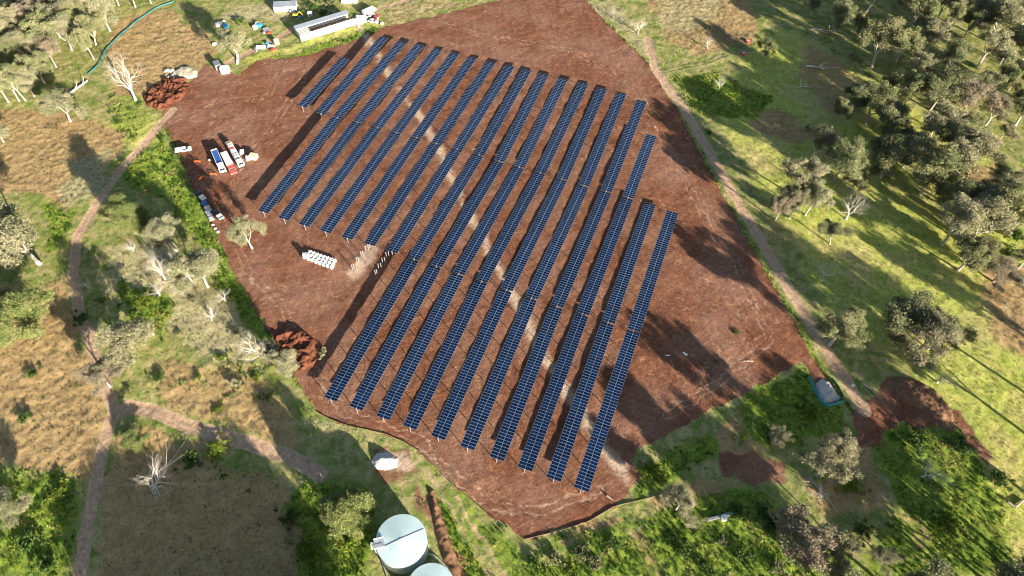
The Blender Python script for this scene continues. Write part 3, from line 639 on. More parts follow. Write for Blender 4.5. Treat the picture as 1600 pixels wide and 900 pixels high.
# px, py of the trunk foot in the photo, height, crown radius, kind, label
TREES = [
 # east side, from the top
 (1299,51,12,6.5,'dark','dark bushy tree at the top edge, leftmost of the upper right wood'),
 (1362,105,19,8,'gum','tall olive gum tree with a forked white trunk standing on bare pale grass'),
 (1335,52,9,3.2,'gum','small slim gum tree just left of the tall forked white gum'),
 (1352,22,15,6,'gum','olive gum tree touching the top edge above the tall forked white gum'),
 (1420,60,17,6,'gum','olive gum tree leaning over green grass right of the tall forked gum crown'),
 (1461,38,16,6.5,'cream','pale olive gum near the top edge in the upper right wood, white trunk showing'),
 (1481,48,15,6,'gum','gum tree with bare slanting trunk beside the pale olive gum at the top edge'),
 (1443,88,15,6.5,'grey','grey brown gum with a long thin slanting trunk over dark green shade'),
 (1418,14,12,6,'grey','grey gum cut by the top edge, upper right wood'),
 (1512,50,14,6.5,'rust','brownish gum cut by the top edge right of the pale olive gum'),
 (1545,66,17,8.5,'grey','very wide grey brown gum near the top right corner'),
 (1588,48,18,8,'grey','wide grey gum filling the top right corner'),
 (1590,110,16,7,'gum','olive gum at the right edge below the corner gum'),
 (1527,105,15,7,'grey','grey gum over the small red track in the upper right wood'),
 (1562,100,13,6,'dark','dark green gum beside the red track near the right edge'),
 (1557,145,14,6,'gum','gum with a clear white trunk standing by pale stony ground at the right edge'),
 (1575,141,10,4,'gum','smaller gum with a short white trunk just right of the clear white trunk'),
 (1496,186,15,7,'rust','brown topped gum with a slanting white trunk above bright lime grass'),
 (1453,172,16,7.5,'dark','broad dark green gum left of the brown topped gum'),
 (1403,168,14,6,'gum','olive gum at the lower end of the broad tree shadow'),
 (1386,150,9,4.5,'gum','low olive gum crown beside bare pale grass, left of the shadow end'),
 (1302,198,11,3.2,'dark','slim tree with a tall bare white trunk and small dark top'),
 (1352,194,15,8,'dark','wide dark green tree in the middle of the east wood'),
 (1371,198,12,6,'grey','grey brown gum against the right side of the wide dark tree'),
 (1330,176,10,5,'gum','small olive gum tucked behind the wide dark tree'),
 (1264,253,13,6,'grey','pinkish grey gum with a short white trunk above green grass left of the wood'),
 (1301,283,15,6.5,'dark','dark olive leaning gum with its trunk foot in deep shade'),
 (1241,308,14,6.5,'grey','greyish gum at the left edge of the east wood, below the pinkish grey gum'),
 (1211,344,11,4,'rust','thin pinkish gum standing nearest the road at the left edge of the wood'),
 (1233,340,12,4.5,'grey','thin grey gum in the row of three beside the road'),
 (1258,336,13,4.5,'cream','pale gum with a tall bare stem, right one of the three beside the road'),
 (1296,381,8,4.2,'dark','small round green tree alone on lime grass below the pale fan shaped dead tree'),
 (1375,278,15,7,'gum','brown olive gum in the centre of the east wood'),
 (1360,250,9,4,'gum','small gum above the centre gum, half hidden in shade'),
 (1439,303,18,8.5,'gum','big grey green gum left of the open lime clearing'),
 (1468,288,17,8,'grey','big grey gum behind the big grey green gum'),
 (1497,262,16,8,'grey','grey gum reaching towards the clearing with the bare brown patch'),
 (1442,228,15,7,'grey','grey gum above the big grey green gum'),
 (1492,222,12,6,'gum','olive gum at the top side of the open clearing'),
 (1586,196,13,7,'gum','sparse olive gum at the right edge beside pale stones'),
 (1560,222,7,3,'grey','short leaning gum at the corner of two thin shadow lines'),
 (1474,334,13,6.5,'dark','dark leafy gum at the lower end of the big grey green gum'),
 (1471,382,17,8,'grey','large grey gum on a thick white trunk at the edge of the lime pasture'),
 (1508,382,16,7.5,'grey','large grey gum directly right of the thick white trunk'),
 (1540,362,17,8,'gum','spreading grey green gum near the dark curved gully at the right edge'),
 (1572,330,15,7,'grey','grey gum above the dark curved gully'),
 (1550,300,9,5,'dark','dark shrubby gum below the bare brown patch of the clearing'),
 (1497,422,12,6,'gum','sparse gum with a short pale trunk below the two large grey gums'),
 (1520,412,8,5,'grey','low grey scrubby gum right of the sparse gum'),
 (1552,440,7,6,'rust','low pinkish brown scrub tree at the edge of yellow grass near the right border'),
 (1590,420,9,4,'gum','gum tree cut by the right border below the gully'),
 (1403,521,14,7.5,'dark','round dark green gum with a bent pale trunk on lime pasture'),
 (1433,551,15,7,'grey','broad grey gum below and right of the round dark green gum'),
 (1462,540,11,6,'gum','olive gum at the right flank of the broad grey gum'),
 (1391,541,7,2.6,'grey','small half bare gum between the round dark gum and the road'),
 (1296,539,13,6.5,'gum','dense grey green gum beside the dirt road right of the field'),
 (1400,96,14,5.5,'gum','olive gum between the tall forked gum and the grey slanting gum'),
 (1515,160,13,6,'gum','olive gum behind the brown topped gum, towards the pale stones'),
 (1472,118,14,6,'dark','dark gum above the broad dark green gum'),
 (1420,128,11,5,'grey','grey gum in the dark shade band right of the tall forked gum'),
 (1385,232,12,5,'gum','slim olive gum above the centre gum of the east wood'),
 (1410,262,13,5.5,'grey','grey gum between the centre gum and the big grey green gum'),
 (1540,195,12,6,'grey','grey gum on the right side of the open clearing'),
 (1330,108,6,2.5,'gum','small gum just left of the tall forked trunk foot'),
 (1470,255,15,6,'gum','olive gum in the thick of the grey gums beside the clearing'),
 (1330,300,9,3.5,'gum','small gum right of the dark leaning gum foot'),
 (1500,330,13,6,'gum','olive gum above the thick white trunk'),
 (1525,350,13,6,'grey','grey gum between the thick white trunk group and the gully'),
 (1505,60,12,5,'dark','dark gum between the pale olive gum and the corner gums'),
 (1450,545,10,4,'gum','olive gum in the cluster above the tangled dead tree'),
 (1265,20,10,4.5,'dark','dark gum at the top border right of the grass line fence'),
 # lower right
 (1276,742,14,5.5,'grey','thin grey gum over red soil patches below the teal fence pen'),
 (1298,724,12,3.6,'grey','half bare grey gum right above the red soil patch'),
 (1238,866,14,6.5,'rust','sprawling pinkish grey tree with bare soil below it, lower right thicket'),
 (1286,862,11,5.2,'grey','pale grey spreading tree right of the pinkish grey tree in the thicket'),
 (1376,866,3.3,3.3,'grey','round grey shrub alone in dark green growth at the bottom right'),
 (1056,796,7,4.6,'cream','pale feathery tree beside the tan sediment fence at the field bottom'),
 (1210,690,3.5,3,'grey','low grey bush among bright weeds left of the teal fence pen'),
 # around the water point
 (1192,92,8,3.5,'dark','dark green little tree with a white stem at the trampled mud'),
 # west side
 (128,52,14,5.5,'gum','olive gum between the thick twin trunk and the brown tinted gum'),
 (8,88,13,6,'gum','olive gum cut by the left border inside the top left wood'),
 (88,105,12,5,'rust','brownish gum below the bright white trunk'),
 (60,80,13,5.5,'gum','olive gum left of the bright white trunk'),
 (165,20,13,5.5,'grey','grey gum at the top border above the thick twin trunk'),
 (0,140,13,6,'cream','pale gum in the far left of the wood edge'),
 (372,94,12,5.5,'cream','pale gum with a short white trunk between the junk and the long white beam'),
 (110,190,11,6.5,'cream','dense pale tree beside the fallen log, left of the dead fan shaped tree'),
 (212,364,13,6.5,'lime','olive gum with spreading white limbs beside the farm track bend'),
 (276,392,12,5.5,'cream','tan topped gum between the white limbed gum and the field edge'),
 (325,448,13,6.5,'cream','pale gum beside the lower left field edge, leaves right up to the weeds'),
 (300,440,10,4.5,'gum','grey green gum left of the pale gum by the field edge'),
 (394,388,12,5.0,'cream','cream coloured tree alone on the red soil beside the panel rows'),
 (62,412,20,10,'cream','largest pale gum at the left border above the weeds'),
 (20,400,17,8,'cream','pale gum cut by the left border beside the largest pale gum'),
 (60,520,14,8,'lime','light green gum at the left border below the largest pale gum'),
 (15,500,11,6,'cream','pale green gum cut by the left border, below the other three'),
 (208,566,13,8.0,'grey','sprawling grey brown tree above the track, its crown over the track gap'),
 (172,604,9,5.5,'rust','reddish grey tree growing beside the track just above the fork'),
 (455,577,9,4.0,'cream','pale gum with a white trunk between the clay heap and the field edge'),
 (432,562,7,3,'cream','small pale gum left of the clay heap'),
 (556,816,11,5.0,'lime','pale lime tree with three lumpy tops standing near the water tank'),
 (535,800,8,4,'lime','small lime tree at the left foot of the pale lime tree'),
 (36,798,8,4.5,'cream','pale tree with a leaning white trunk in the lower left corner'),
 (214,690,4,3.5,'lime','pale round shrub at the fork of the farm track'),
 (6,222,9,4,'cream','small pale gum cut by the left border beside the brown paddock'),
 # top left wood
 (82,82,15,6.5,'gum','gum with a bright white trunk in the top left wood, beside the yellow bush'),
 (94,58,14,5.5,'cream','gum standing just above the bright white trunk in the top left wood'),
 (150,70,13,5.5,'gum','gum nearest the teal fence in the top left wood'),
 (172,48,15,6.5,'cream','gum with thick twin trunk right beside the top of the teal fence'),
 (147,93,13,3.5,'gum','slim gum with a crooked white stem at the foot of the top left wood'),
 (70,130,13,5.5,'gum','gum with a forked white trunk above the brown paddock, left'),
 (14,160,14,5,'gum','white trunked gum at the left border, lower edge of the top left wood'),
 (30,158,13,4.5,'cream','second gum from the left border, lower edge of the top left wood'),
 (40,157,14,5,'gum','third gum from the left border, lower edge of the top left wood'),
 (54,151,12,4.5,'cream','fourth gum from the left border, lower edge of the top left wood'),
 (20,110,13,6,'dark','dark gum inside the top left wood near the border'),
 (48,102,13,6,'grey','grey gum in the middle of the top left wood'),
 (30,72,15,6.5,'grey','grey brown gum inside the top left wood above the dark gum'),
 (62,52,14,6.5,'rust','orange tinted gum in the upper part of the top left wood'),
 (12,52,14,6,'gum','olive gum at the left border near the top'),
 (118,40,15,6,'rust','brown tinted gum left of the thick twin trunk'),
 (112,78,14,6,'cream','pale spreading gum over the dark hollow in the top left wood'),
 (40,20,13,6,'dark','dark gum at the top border, left'),
 (90,22,14,6.5,'gum','olive gum at the top border, second from the dark one'),
 (140,14,14,6,'cream','pale gum at the top border left of three thin white stems'),
 (186,9,13,4.5,'gum','first of three gums with thin white stems at the top border'),
 (212,12,13,4.5,'cream','second of three gums with thin white stems at the top border'),
 (236,5,12,4.2,'gum','third of three gums with thin white stems at the top border'),
]
for t in TREES: tree(*t)
DEAD = [
 (212,157,25,9.5,'large bleached dead tree fanning out beside the red clay heap',(-.12,-.12)),
 (288,442,18,9,'bare white dead tree leaning left below the tan topped gum',(.05,-.35)),
 (208,392,5,3,'small bare dead shrub below the white limbed gum',None),
 (424,560,13,6,'bare white dead tree between the field edge and the clay heap',(.0,-.25)),
 (997,52,10,5,'thick pale dead tree with a dark base shadow near the top field corner',None),
 (958,28,6,2.2,'thin white dead sapling at the top, right of the field edge',None),
 (1105,76,7,3.5,'thin dead tree on the pale ground right of the grass line fence',None),
 (1123,139,8,3.2,'slender white dead tree standing in bright green weeds',None),
 (1192,90,6,3,'short white dead stump tree at the trampled mud patch',None),
 (1268,188,5,2,'small dead sapling left of the slim tree with white trunk',None),
 (1306,241,7,3.2,'bare pale dead tree in deep shade of the east wood',None),
 (1322,342,15,6.5,'pale fan shaped dead tree on the lime pasture',None),
 (1286,432,7,5.5,'grey blue dead tree in the broad shadow beside the road',None),
 (1464,597,9,6.5,'tangled white dead tree below the broad grey gum',None),
 (1441,745,11,7,'bright white forked dead tree in the lower right gully',None),
 (1567,485,6,1.6,'lone dead trunk standing on yellow grass near the right border',None),
 (1598,246,6,1.8,'dead white trunk at the right border above the gully',None),
 (238,758,7,8,'many branched white dead tree lying low above the dark paddock',(.2,-.75)),
 (258,436,14,6,'second bare white tree, left of the dead tree under the tan topped gum',(.0,-.3)),
 (398,548,12,5,'bare pale tree leaning over the weeds left of the field edge',(-.1,-.3)),
 (330,500,8,4,'thin bare tree on the pale ground between the two weed patches',(.0,-.2)),
 (250,462,7,4,'thin bare tree at the bright green patch left of the pale ground',None),
 (185,350,9,4.5,'thin bare tree touching the farm track bend',None),
 (190,530,9,5,'bare white limbs under the sprawling grey brown tree',(.0,-.4)),
 (352,470,7,3.5,'small bare tree on pale ground nearest to the lower left field edge',None),
 (140,450,6,3.5,'small bare tree between the track and the pale ground',None),
 (1280,768,4,4,'low dark dead tree in the thicket below the red soil patch',(.3,.3)),
]
for x, y, h, r, lb, ln in DEAD: tree(x, y, h, r, 'dead', lb, ln)
# trees outside the frame whose shadows reach into it
OFF = [(1640,640,15,7,'gum'),(1660,720,16,8,'grey'),(1640,800,16,8,'dark'),(1610,900,17,8,'gum'),(1660,960,17,8,'dark'),(1560,960,14,7,'gum'),(1650,560,14,7,'gum'),(1530,930,15,7,'dark'),(1620,980,16,8,'dark'),
       *[(290+62*(k%5)+(k//5)*45, 1045+70*(k//5)-6*(k%5), (11, 14, 16.5)[k//5]+(k*7)%3, 9+(k*5)%3, 'dark' if k % 3 else 'gum') for k in range(15)],
       (1330,960,14,7,'gum'),(1420,950,15,7,'dark'),(-60,330,17,8,'gum'),(-50,260,15,7,'gum'),(-40,120,15,7,'gum'),(60,-20,15,7,'gum'),(130,-20,15,7,'cream'),(1640,60,17,8,'gum'),(1640,180,16,8,'grey'),(1500,-25,14,7,'gum'),(1400,-20,13,6,'gum'),(1235,-14,12,6,'dark')]
for k, (x, y, h, r, kd) in enumerate(OFF):
    tree(x, y, h, r, kd, f'{ {"gum":"olive","grey":"grey","dark":"dark green","cream":"pale"}[kd]} gum tree beyond the {"right" if x > 1600 else "left" if x < 0 else "bottom" if y > 900 else "top"} edge', group='gum trees outside the photo', pos=tuple(P(x, y)))
# ------------------------------------------------------------------ ground cover
def scatter(name, field, count, size, nq, spread, pal, thr=.5, seed=5, hh=.3, box=None, label=None):
    rg = np.random.default_rng(seed)
    x = rg.uniform(-185, 315, count*6); y = rg.uniform(-180, 260, count*6)
    # keep what the photo can see
    w = np.stack([x-CAM.x, y-CAM.y, np.full_like(x, -CAM.z)], 1) @ np.array(RC)
    u = w[:, 0]/-w[:, 2]*1067; v = w[:, 1]/-w[:, 2]*1067; m = (np.abs(u) < 860) & (np.abs(v) < 500); x = x[m]; y = y[m]
    z = zones(x, y); f = field(z)+(fbm(x, y, 4.5, seed+3)-.5)*1.5
    k = f > thr; x = x[k][:count]; y = y[k][:count]; zz = {a: b[k][:count] for a, b in z.items()}
    h = height(x, y, zz); C = np.stack([x, y, h+hh*.4], 1)
    pal = np.array(pal); cc = pal[np.minimum((vnoise(x, y, 5, seed+9)*1.6-.3).clip(0, .999)*len(pal), len(pal)-1).astype(int)]*(.7+.6*rg.random((len(C), 1)))
    V_, Q_, c = leaves_np(C, np.full(len(C), spread)*(.6+.8*rg.random(len(C))), int(nq*1.6), size*.72, cc, rg, flat=hh/spread)
    me = mesh_np(name, V_, quads=Q_, col=c); o = link(name, me, M['weed'])
    tag(o, label, 'ground cover', kind='stuff'); return len(C)
scatter('lush_weeds', lambda z: z['lush']-z['track'], 26000, .30, 9, .55, [(.035,.08,.012),(.06,.12,.015),(.10,.17,.02),(.15,.21,.03),(.21,.23,.045),(.27,.25,.09)], .62, 5, .45, label='bright green leafy weeds growing thickly beside the field')
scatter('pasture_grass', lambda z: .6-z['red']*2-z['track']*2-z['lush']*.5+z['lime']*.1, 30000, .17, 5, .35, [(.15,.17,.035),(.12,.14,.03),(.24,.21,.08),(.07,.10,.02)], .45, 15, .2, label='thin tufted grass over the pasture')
scatter('dry_grass', lambda z: z['dry']+z['pale']*.6-z['red']*2-z['track']*2, 16000, .18, 5, .35, [(.26,.19,.09),(.17,.12,.06),(.33,.26,.14),(.10,.10,.03)], .45, 25, .22, label='dry brown grass tufts in the paddocks')
scatter('soil_clods', lambda z: z['red']-z['sand']-z['track'], 12000, .13, 3, .35, [(.20,.09,.05),(.13,.05,.03),(.32,.20,.12)], .5, 35, .08, label='small clods lying on the red soil')
# individual leafy shrubs
def shrub_mesh(seed, pal, n=26):
    rg = np.random.default_rng(seed); C = rg.normal(size=(n, 3))*np.array([.55, .55, .28])+np.array([0, 0, .65]); C[:, 2] = np.abs(C[:, 2]); pal = np.array(pal)
    v, q, c = leaves_np(C, rg.uniform(.25, .5, n), 34, .13, pal[rg.integers(0, len(pal), n)], rg)
    me = mesh_np('shrub', v, quads=q, col=c); me.materials.append(M['leaf']); return me
SH = [shrub_mesh(1, [(.05,.09,.025),(.08,.13,.03)]), shrub_mesh(2, [(.20,.20,.11),(.15,.16,.07)]), shrub_mesh(3, [(.10,.15,.02),(.16,.19,.03)]), shrub_mesh(4, PAL['grey'])]
for i, (x, y, s, k, lb) in enumerate([
 (52,95,3.0,2,'orange yellow bush inside the top left wood'), (55,68,2.2,2,'yellow green bush under the bright white gum trunk'), (40,655,1.8,0,'dark green bush on the brown paddock at the left border'), (52,585,1.6,0,'dark green bush in the middle of the brown paddock'),
 (128,500,2.2,0,'green bush by the track beside the brown paddock'), (228,470,2.4,2,'bright green bush left of the sprawling grey tree'), (10,790,2.5,2,'lime bush at the left border below the brown paddock'),
 (45,850,2.6,0,'dark green bush in the lower left corner'), (75,885,2.4,0,'dark bush at the bottom border, left'), (95,770,2.2,2,'lime bush left of the farm track'), (300,720,2.6,0,'green bush in the shaded dip above the dark paddock'),
 (340,700,2.4,2,'yellow green bush beside the track branch'), (480,860,2.8,2,'bright lime bush left of the tank'), (545,850,2.4,2,'lime bush closest to the tank, left'), (455,810,2.6,0,'dark green bush above the bright lime bush'),
 (1020,735,2.6,2,'bright green bush at the field corner'), (1150,520,.9,0,'small weed clump on the red soil by the road'), (1118,565,.8,1,'pale weed clump in the tree shadow on the red soil'),
 (1265,650,2.4,2,'lime bush left of the teal fence pen'), (1205,820,2.6,0,'dark green bush left of the sprawling pinkish tree'), (1330,760,2.6,2,'yellow bush beside the long fence in the thicket'), (1430,690,3,0,'dark green bush at the gully head'),
 (1500,700,3,0,'dark bush in the gully beside the lime pasture'), (1480,820,3,2,'yellow green bush in the gully'), (1560,750,2.6,0,'dark bush at the lower right bend'), (1345,830,2.4,0,'green bush above the round grey shrub'), (1108,208,1.2,0,'dark shrub beside the road fence'),
 (1530,240,2.4,0,'dark green bush in the clearing'), (1590,290,3,0,'dark green bush at the right border above the gully'), (1585,370,3,0,'dark gully bush at the right border'), (1580,400,3,0,'lowest dark gully bush at the right border'), (505,555,1.4,3,'grey bush at the end of the clay heap'),
 (490,14,2.6,0,'dark shrub behind the long shed'), (470,22,2.2,0,'dark shrub left of the yellow digger'), (520,8,2.4,1,'pale shrub at the top border behind the shed'), (375,35,2.0,0,'green shrub between the junk heaps'), (505,22,2.2,0,'dark green shrub nearest the shed back')]):
    o = link('shrub', SH[k], loc=G(x, y, -.1), rz=i*1.3); o.scale = (s, s, s*.8); tag(o, lb, 'shrub', 'shrubs')
rs = random.Random(21)
for i, (x, y) in enumerate([(835,880),(868,872),(905,865),(930,885),(960,850),(1070,860),(1095,880),(1130,850),(1160,870),(1190,800),(1085,820),(1150,800),(1215,885),(890,890),(1050,840),(1110,895)]):
    k = rs.choice([0, 0, 2, 1]); o = link('shrub', SH[k], loc=G(x, y, -.1), rz=i*1.7); q = rs.uniform(1.3, 2.4); o.scale = (q, q, q*.7); tag(o, 'leafy bush in the dense growth along the bottom border', 'shrub', 'bushes in the growth along the bottom border')
for i, (x, y) in enumerate([(150,395),(190,420),(230,345),(262,405),(300,470),(280,520),(345,560),(310,590),(365,600),(400,590),(160,470),(250,590),(340,640),(200,610),(420,620),(370,520)]):
    k = rs.choice([1, 3, 0, 2]); o = link('shrub', SH[k], loc=G(x, y, -.1), rz=i*1.7); q = rs.uniform(.9, 1.8); o.scale = (q, q, q*.7); tag(o, 'low bush on the open ground between the farm track and the field', 'shrub', 'bushes between the track and the field')
# ------------------------------------------------------------------ fences
def fence(name, label, px, hgt, mat, step=4.0, cloth=False, pmat=None, pr=.06, cat='fence', lean=0.0, thick=.04, wires=3):
    pts = [Vector((*p, gz(*p))) for p in PL(px)]
    a = pts[0]; root = thing(name, label, cat, a)
    # even posts along the line
    out = []; carry = 0
    for i in range(len(pts)-1):
        d = pts[i+1]-pts[i]; L = d.length; t = carry
        while t < L: out.append(pts[i]+d*(t/L)); t += step
        carry = t-L
    out.append(pts[-1])
    for k in range(len(out)): out[k] = Vector((out[k].x, out[k].y, gz(out[k].x, out[k].y)))
    pm = MB().tube((0, 0, -.2), (0, 0, hgt+.08), pr, pr*.9, 6); me = bm_mesh(pm.bm, 'fence_post'); me.materials.append(pmat or M['wood'])
    for p in out[:100]:
        o = link('fence_post', me, parent=root); o.location = p-a
    if cloth:
        b = MB()
        for p, q in zip(out[:-1], out[1:]):
            m_ = (p+q)/2-a; d = q-p; L = math.hypot(d.x, d.y); R_ = Matrix.Rotation(math.atan2(d.y, d.x), 4, 'Z') @ Matrix.Rotation(lean, 4, 'X')
            b.box((m_.x, m_.y, m_.z+hgt/2), (L*.999, thick, hgt), rot=R_)
        b.build('silt_cloth', mat, root)
    else:
        b = MB()
        for p, q in zip(out[:-1], out[1:]):
            for w in range(wires): z = hgt*(w+1)/wires; b.tube(p-a+Vector((0, 0, z)), q-a+Vector((0, 0, z)), .006 if pr < .08 else .035, None, 4)
        b.build('wire' if pr < .08 else 'rail', M['fencewire'] if pr < .08 else (pmat or M['wood']), root)
    return root
M['tealpen'] = simple('turquoise_pen_cloth', (.008, .24, .28), .7, var=.2)
M['postgrey'] = simple('grey_fence_post', (.4, .38, .34), .8, var=.2)
fence('wire_fence', 'wire fence in a green grass line between the red field and the dirt road', [(912,0),(1010,96),(1062,178),(1132,308),(1205,436),(1258,528)], 1.3, None, 4.5, pmat=M['postgrey'])
fence('wire_fence', 'wire fence along the far side of the dirt road', [(1043,122),(1088,178),(1120,225),(1170,300),(1225,400),(1285,500),(1345,605)], 1.2, None, 6, pmat=M['postgrey'])
fence('wire_fence', 'straight wire fence in a pale grass line running to the top border', [(1155,0),(1095,55),(1032,106)], 1.2, None, 5, pmat=M['postgrey'])
fence('rail_fence', 'pale railed fence from the road gate to the trampled mud', [(1043,118),(1075,110),(1105,104),(1160,84),(1192,76)], 1.1, None, 3, pmat=M['wood'], pr=.08, wires=2)
fence('silt_fence', 'tan sediment fence curving along the bottom edge of the red field', [(820,843),(870,831),(920,815),(960,791),(1000,782),(1045,770)], .32, M['tanfence'], 3, cloth=True)
fence('silt_fence', 'tan sediment fence along the lower left edge of the red field', [(262,198),(292,271),(330,353),(370,431),(420,523),(468,601),(492,642),(530,663),(600,677),(650,699),(700,751),(775,813)], .3, M['brownsoil'], 6, cloth=True)
fence('silt_fence', 'long turquoise silt fence beside the top left wood', [(271,3),(245,12),(215,32),(185,58),(165,78),(152,104),(138,116)], .5, M['teal'], 3.5, cloth=True, lean=.2)
fence('silt_fence', 'turquoise silt fence pen round the pale gravel heap', [(1265,590),(1272,612),(1287,637),(1321,627),(1312,608),(1299,591)], 1.0, M['tealpen'], 3.0, cloth=True, lean=-.35, thick=.05)
fence('wire_fence', 'overgrown wire fence across the bottom weeds', [(785,897),(880,843),(980,822),(1060,796),(1140,765)], .9, None, 6, pmat=M['wood'], pr=.045)
fence('rail_fence', 'left of the two wooden rail fences running down to the bottom border', [(976,828),(995,862),(1018,905)], 1.1, None, 2.5, pmat=M['wood'], pr=.1, wires=2)
fence('rail_fence', 'right of the two wooden rail fences running down to the bottom border', [(1000,824),(1020,860),(1044,905)], 1.1, None, 2.5, pmat=M['wood'], pr=.1, wires=2)
fence('rail_fence', 'brown rail fence through the lower right thicket', [(1364,700),(1377,745),(1390,785),(1397,800),(1375,826),(1345,862),(1312,900)], 1.1, None, 2.5, pmat=M['wood'], pr=.1, wires=2)
# ------------------------------------------------------------------ heaps
def heap(name, label, px, hgt, mat, cat, seed=3, lump=.35, cell=1.6, group=None):
    pts = PL(px); c = np.mean(np.array(pts), 0); xs = [p[0] for p in pts]; ys = [p[1] for p in pts]
    st = .28; ax = np.arange(min(xs)-.5, max(xs)+.5, st); ay = np.arange(min(ys)-.5, max(ys)+.5, st)
    A, B = np.meshgrid(ax, ay, indexing='ij'); x = A.ravel(); y = B.ravel()
    d = seg_dist(x, y, pts, True); ins = inside(x, y, pts); s = np.where(ins, d, -d)
    e = np.clip(s/ (hgt*1.3), 0, 1); n = fbm(x, y, cell, seed, 3); h = hgt*e*(1-lump)+hgt*lump*2.2*(n-.35)*np.clip(s/.8, 0, 1)
    keep = s > -.3; z = np.where(s > 0, h, -.25)
    idx = np.arange(len(x)).reshape(A.shape); q = np.stack([idx[:-1, :-1], idx[1:, :-1], idx[1:, 1:], idx[:-1, 1:]], -1).reshape(-1, 4); q = q[keep[q].all(1)]
    used, inv = np.unique(q, return_inverse=True); V_ = np.stack([x-c[0], y-c[1], z], 1)[used]
    o = link(name, mesh_np(name, V_, quads=inv.reshape(q.shape), smooth=True), mat, loc=(c[0], c[1], .02)); tag(o, label, cat, group); return o
heap('clay_heap', 'lumpy red clay heap at the top left corner of the field', [(222,150),(240,132),(262,122),(292,122),(298,135),(284,155),(262,170),(245,172),(230,165)], 1.8, M['redsoilpile'], 'soil heap', 3, .75, 2.2)
heap('clay_heap', 'red clay heap with a dark hollow at the lower left field edge', [(428,528),(445,515),(475,516),(492,530),(496,560),(486,585),(468,580),(455,558),(435,548)], 2.0, M['redsoilpile'], 'soil heap', 13, .7, 2.6)
heap('sand_heap', 'smooth cream sand heap beside the grey rocks', [(272,112),(282,104),(298,104),(309,111),(308,120),(296,124),(280,122)], 1.1, M['sand'], 'sand heap', 23, .3, 3)
heap('gravel_heap', 'pale gravel heap inside the turquoise pen', [(1275,600),(1283,592),(1295,596),(1306,612),(1315,622),(1300,630),(1285,633),(1277,618)], 1.6, M['gravel'], 'gravel heap', 33, .4, 2.0)
heap('gravel_heap', 'pale gravel heap beside the tank track, grey on its shaded side', [(578,722),(588,708),(605,706),(622,716),(620,730),(602,735),(585,733)], 2.0, M['gravel'], 'gravel heap', 43, .22, .9)
heap('earth_heap', 'long brown earth mound at the end of the dirt road', [(1392,600),(1402,588),(1425,590),(1460,608),(1488,640),(1492,660),(1470,658),(1440,640),(1412,625),(1398,615)], 1.6, M['brownsoil'], 'soil heap', 53, .4, 2.4)
heap('earth_bank', 'narrow brown earth bank running down beside the water tank', [(668,760),(678,765),(700,830),(725,905),(710,915),(690,870),(675,810)], 1.0, M['brownsoil'], 'soil heap', 63, .4, 2.0)
def rock_mesh(seed):
    bm = bmesh.new(); bmesh.ops.create_icosphere(bm, subdivisions=2, radius=1); rg = random.Random(seed)
    for v in bm.verts: v.co *= rg.uniform(.75, 1.2)
    for v in bm.verts: v.co.z *= .7
    me = bm_mesh(bm, 'rock'); me.materials.append(M['rock']); return me
RK = [rock_mesh(i) for i in range(4)]
rr = random.Random(5)
for k in range(16):
    g = G(259+rr.random()*16, 108+rr.random()*14); o = link('rock', RK[k % 4], loc=g, rz=rr.random()*6); s = .5+rr.random()*.6; o.scale = (s, s, s)
    tag(o, 'grey rock in the rough pile left of the cream sand heap', 'rock', 'rocks piled beside the sand heap')
# ------------------------------------------------------------------ fallen timber
def log(label, pts, r, branches=4, mat='deadwood', seed=1):
    rg = np.random.default_rng(seed); W_ = [Vector((*P(x, y)[:2], .35)) for x, y in pts]; a = W_[0]; segs = []
    n = len(W_)
    for i in range(n-1): segs.append((np.array(W_[i]-a), np.array(W_[i+1]-a), r*(1-.6*i/n), r*(1-.6*(i+1)/n)))
    for b in range(branches):
        i = rg.integers(max(0, n-2), n); p = np.array(W_[i-1].lerp(W_[i], rg.random())-a); d = np.array((W_[-1]-a).normalized())+rg.normal(size=3)*.7; d[2] = abs(d[2])*.6+.1; L = rg.uniform(1.5, 4); q = p+d*L
        segs.append((p, q, r*.35, r*.15)); e = q+(d+rg.normal(size=3)*.5)*L*.5; segs.append((q, e, r*.15, r*.05))
    V_, Q_ = tubes_np(segs, 7); o = link('fallen_log', mesh_np('fallen_log', V_, quads=Q_, smooth=True), M[mat], loc=a); tag(o, label, 'fallen log', 'fallen logs'); return o
log('white fallen tree lying in shade left of the tall forked gum', [(1259,104),(1272,105),(1288,108)], .5, 7, seed=2)
log('bleached fallen log right of the dense pale tree', [(110,146),(122,138),(137,127)], .5, 4, seed=3)
log('dark grey fallen limb right of the many branched dead tree', [(240,758),(252,742),(268,720)], .3, 5, 'barkdark', seed=4)
log('forked grey fallen trunk lying beside the lower end of the dirt road', [(1346,599),(1358,607),(1368,618)], .35, 4, 'barkdark', seed=5)
log('dark fallen trunk beside the low dark dead tree in the thicket', [(1262,746),(1278,764),(1294,780)], .45, 4, 'barkdark', seed=6)
log('white fallen limb beside the sprawling grey tree above the track', [(242,524),(228,520),(212,514)], .4, 5, seed=7)
log('blue grey fallen tree in the long shadow at the top right', [(1268,46),(1278,48),(1292,52)], .3, 6, seed=8)
log('thin pale log below the white fallen tree in the east pasture', [(1248,137),(1256,136),(1266,136)], .25, 2, seed=9)
log('dark bent log at the edge of the lower right pasture', [(1574,785),(1585,793),(1598,782)], .4, 1, 'barkdark', seed=10)
log('short dark log lying on the sandy patch at the field bottom', [(948,775),(957,782)], .3, 0, 'barkdark', seed=11)
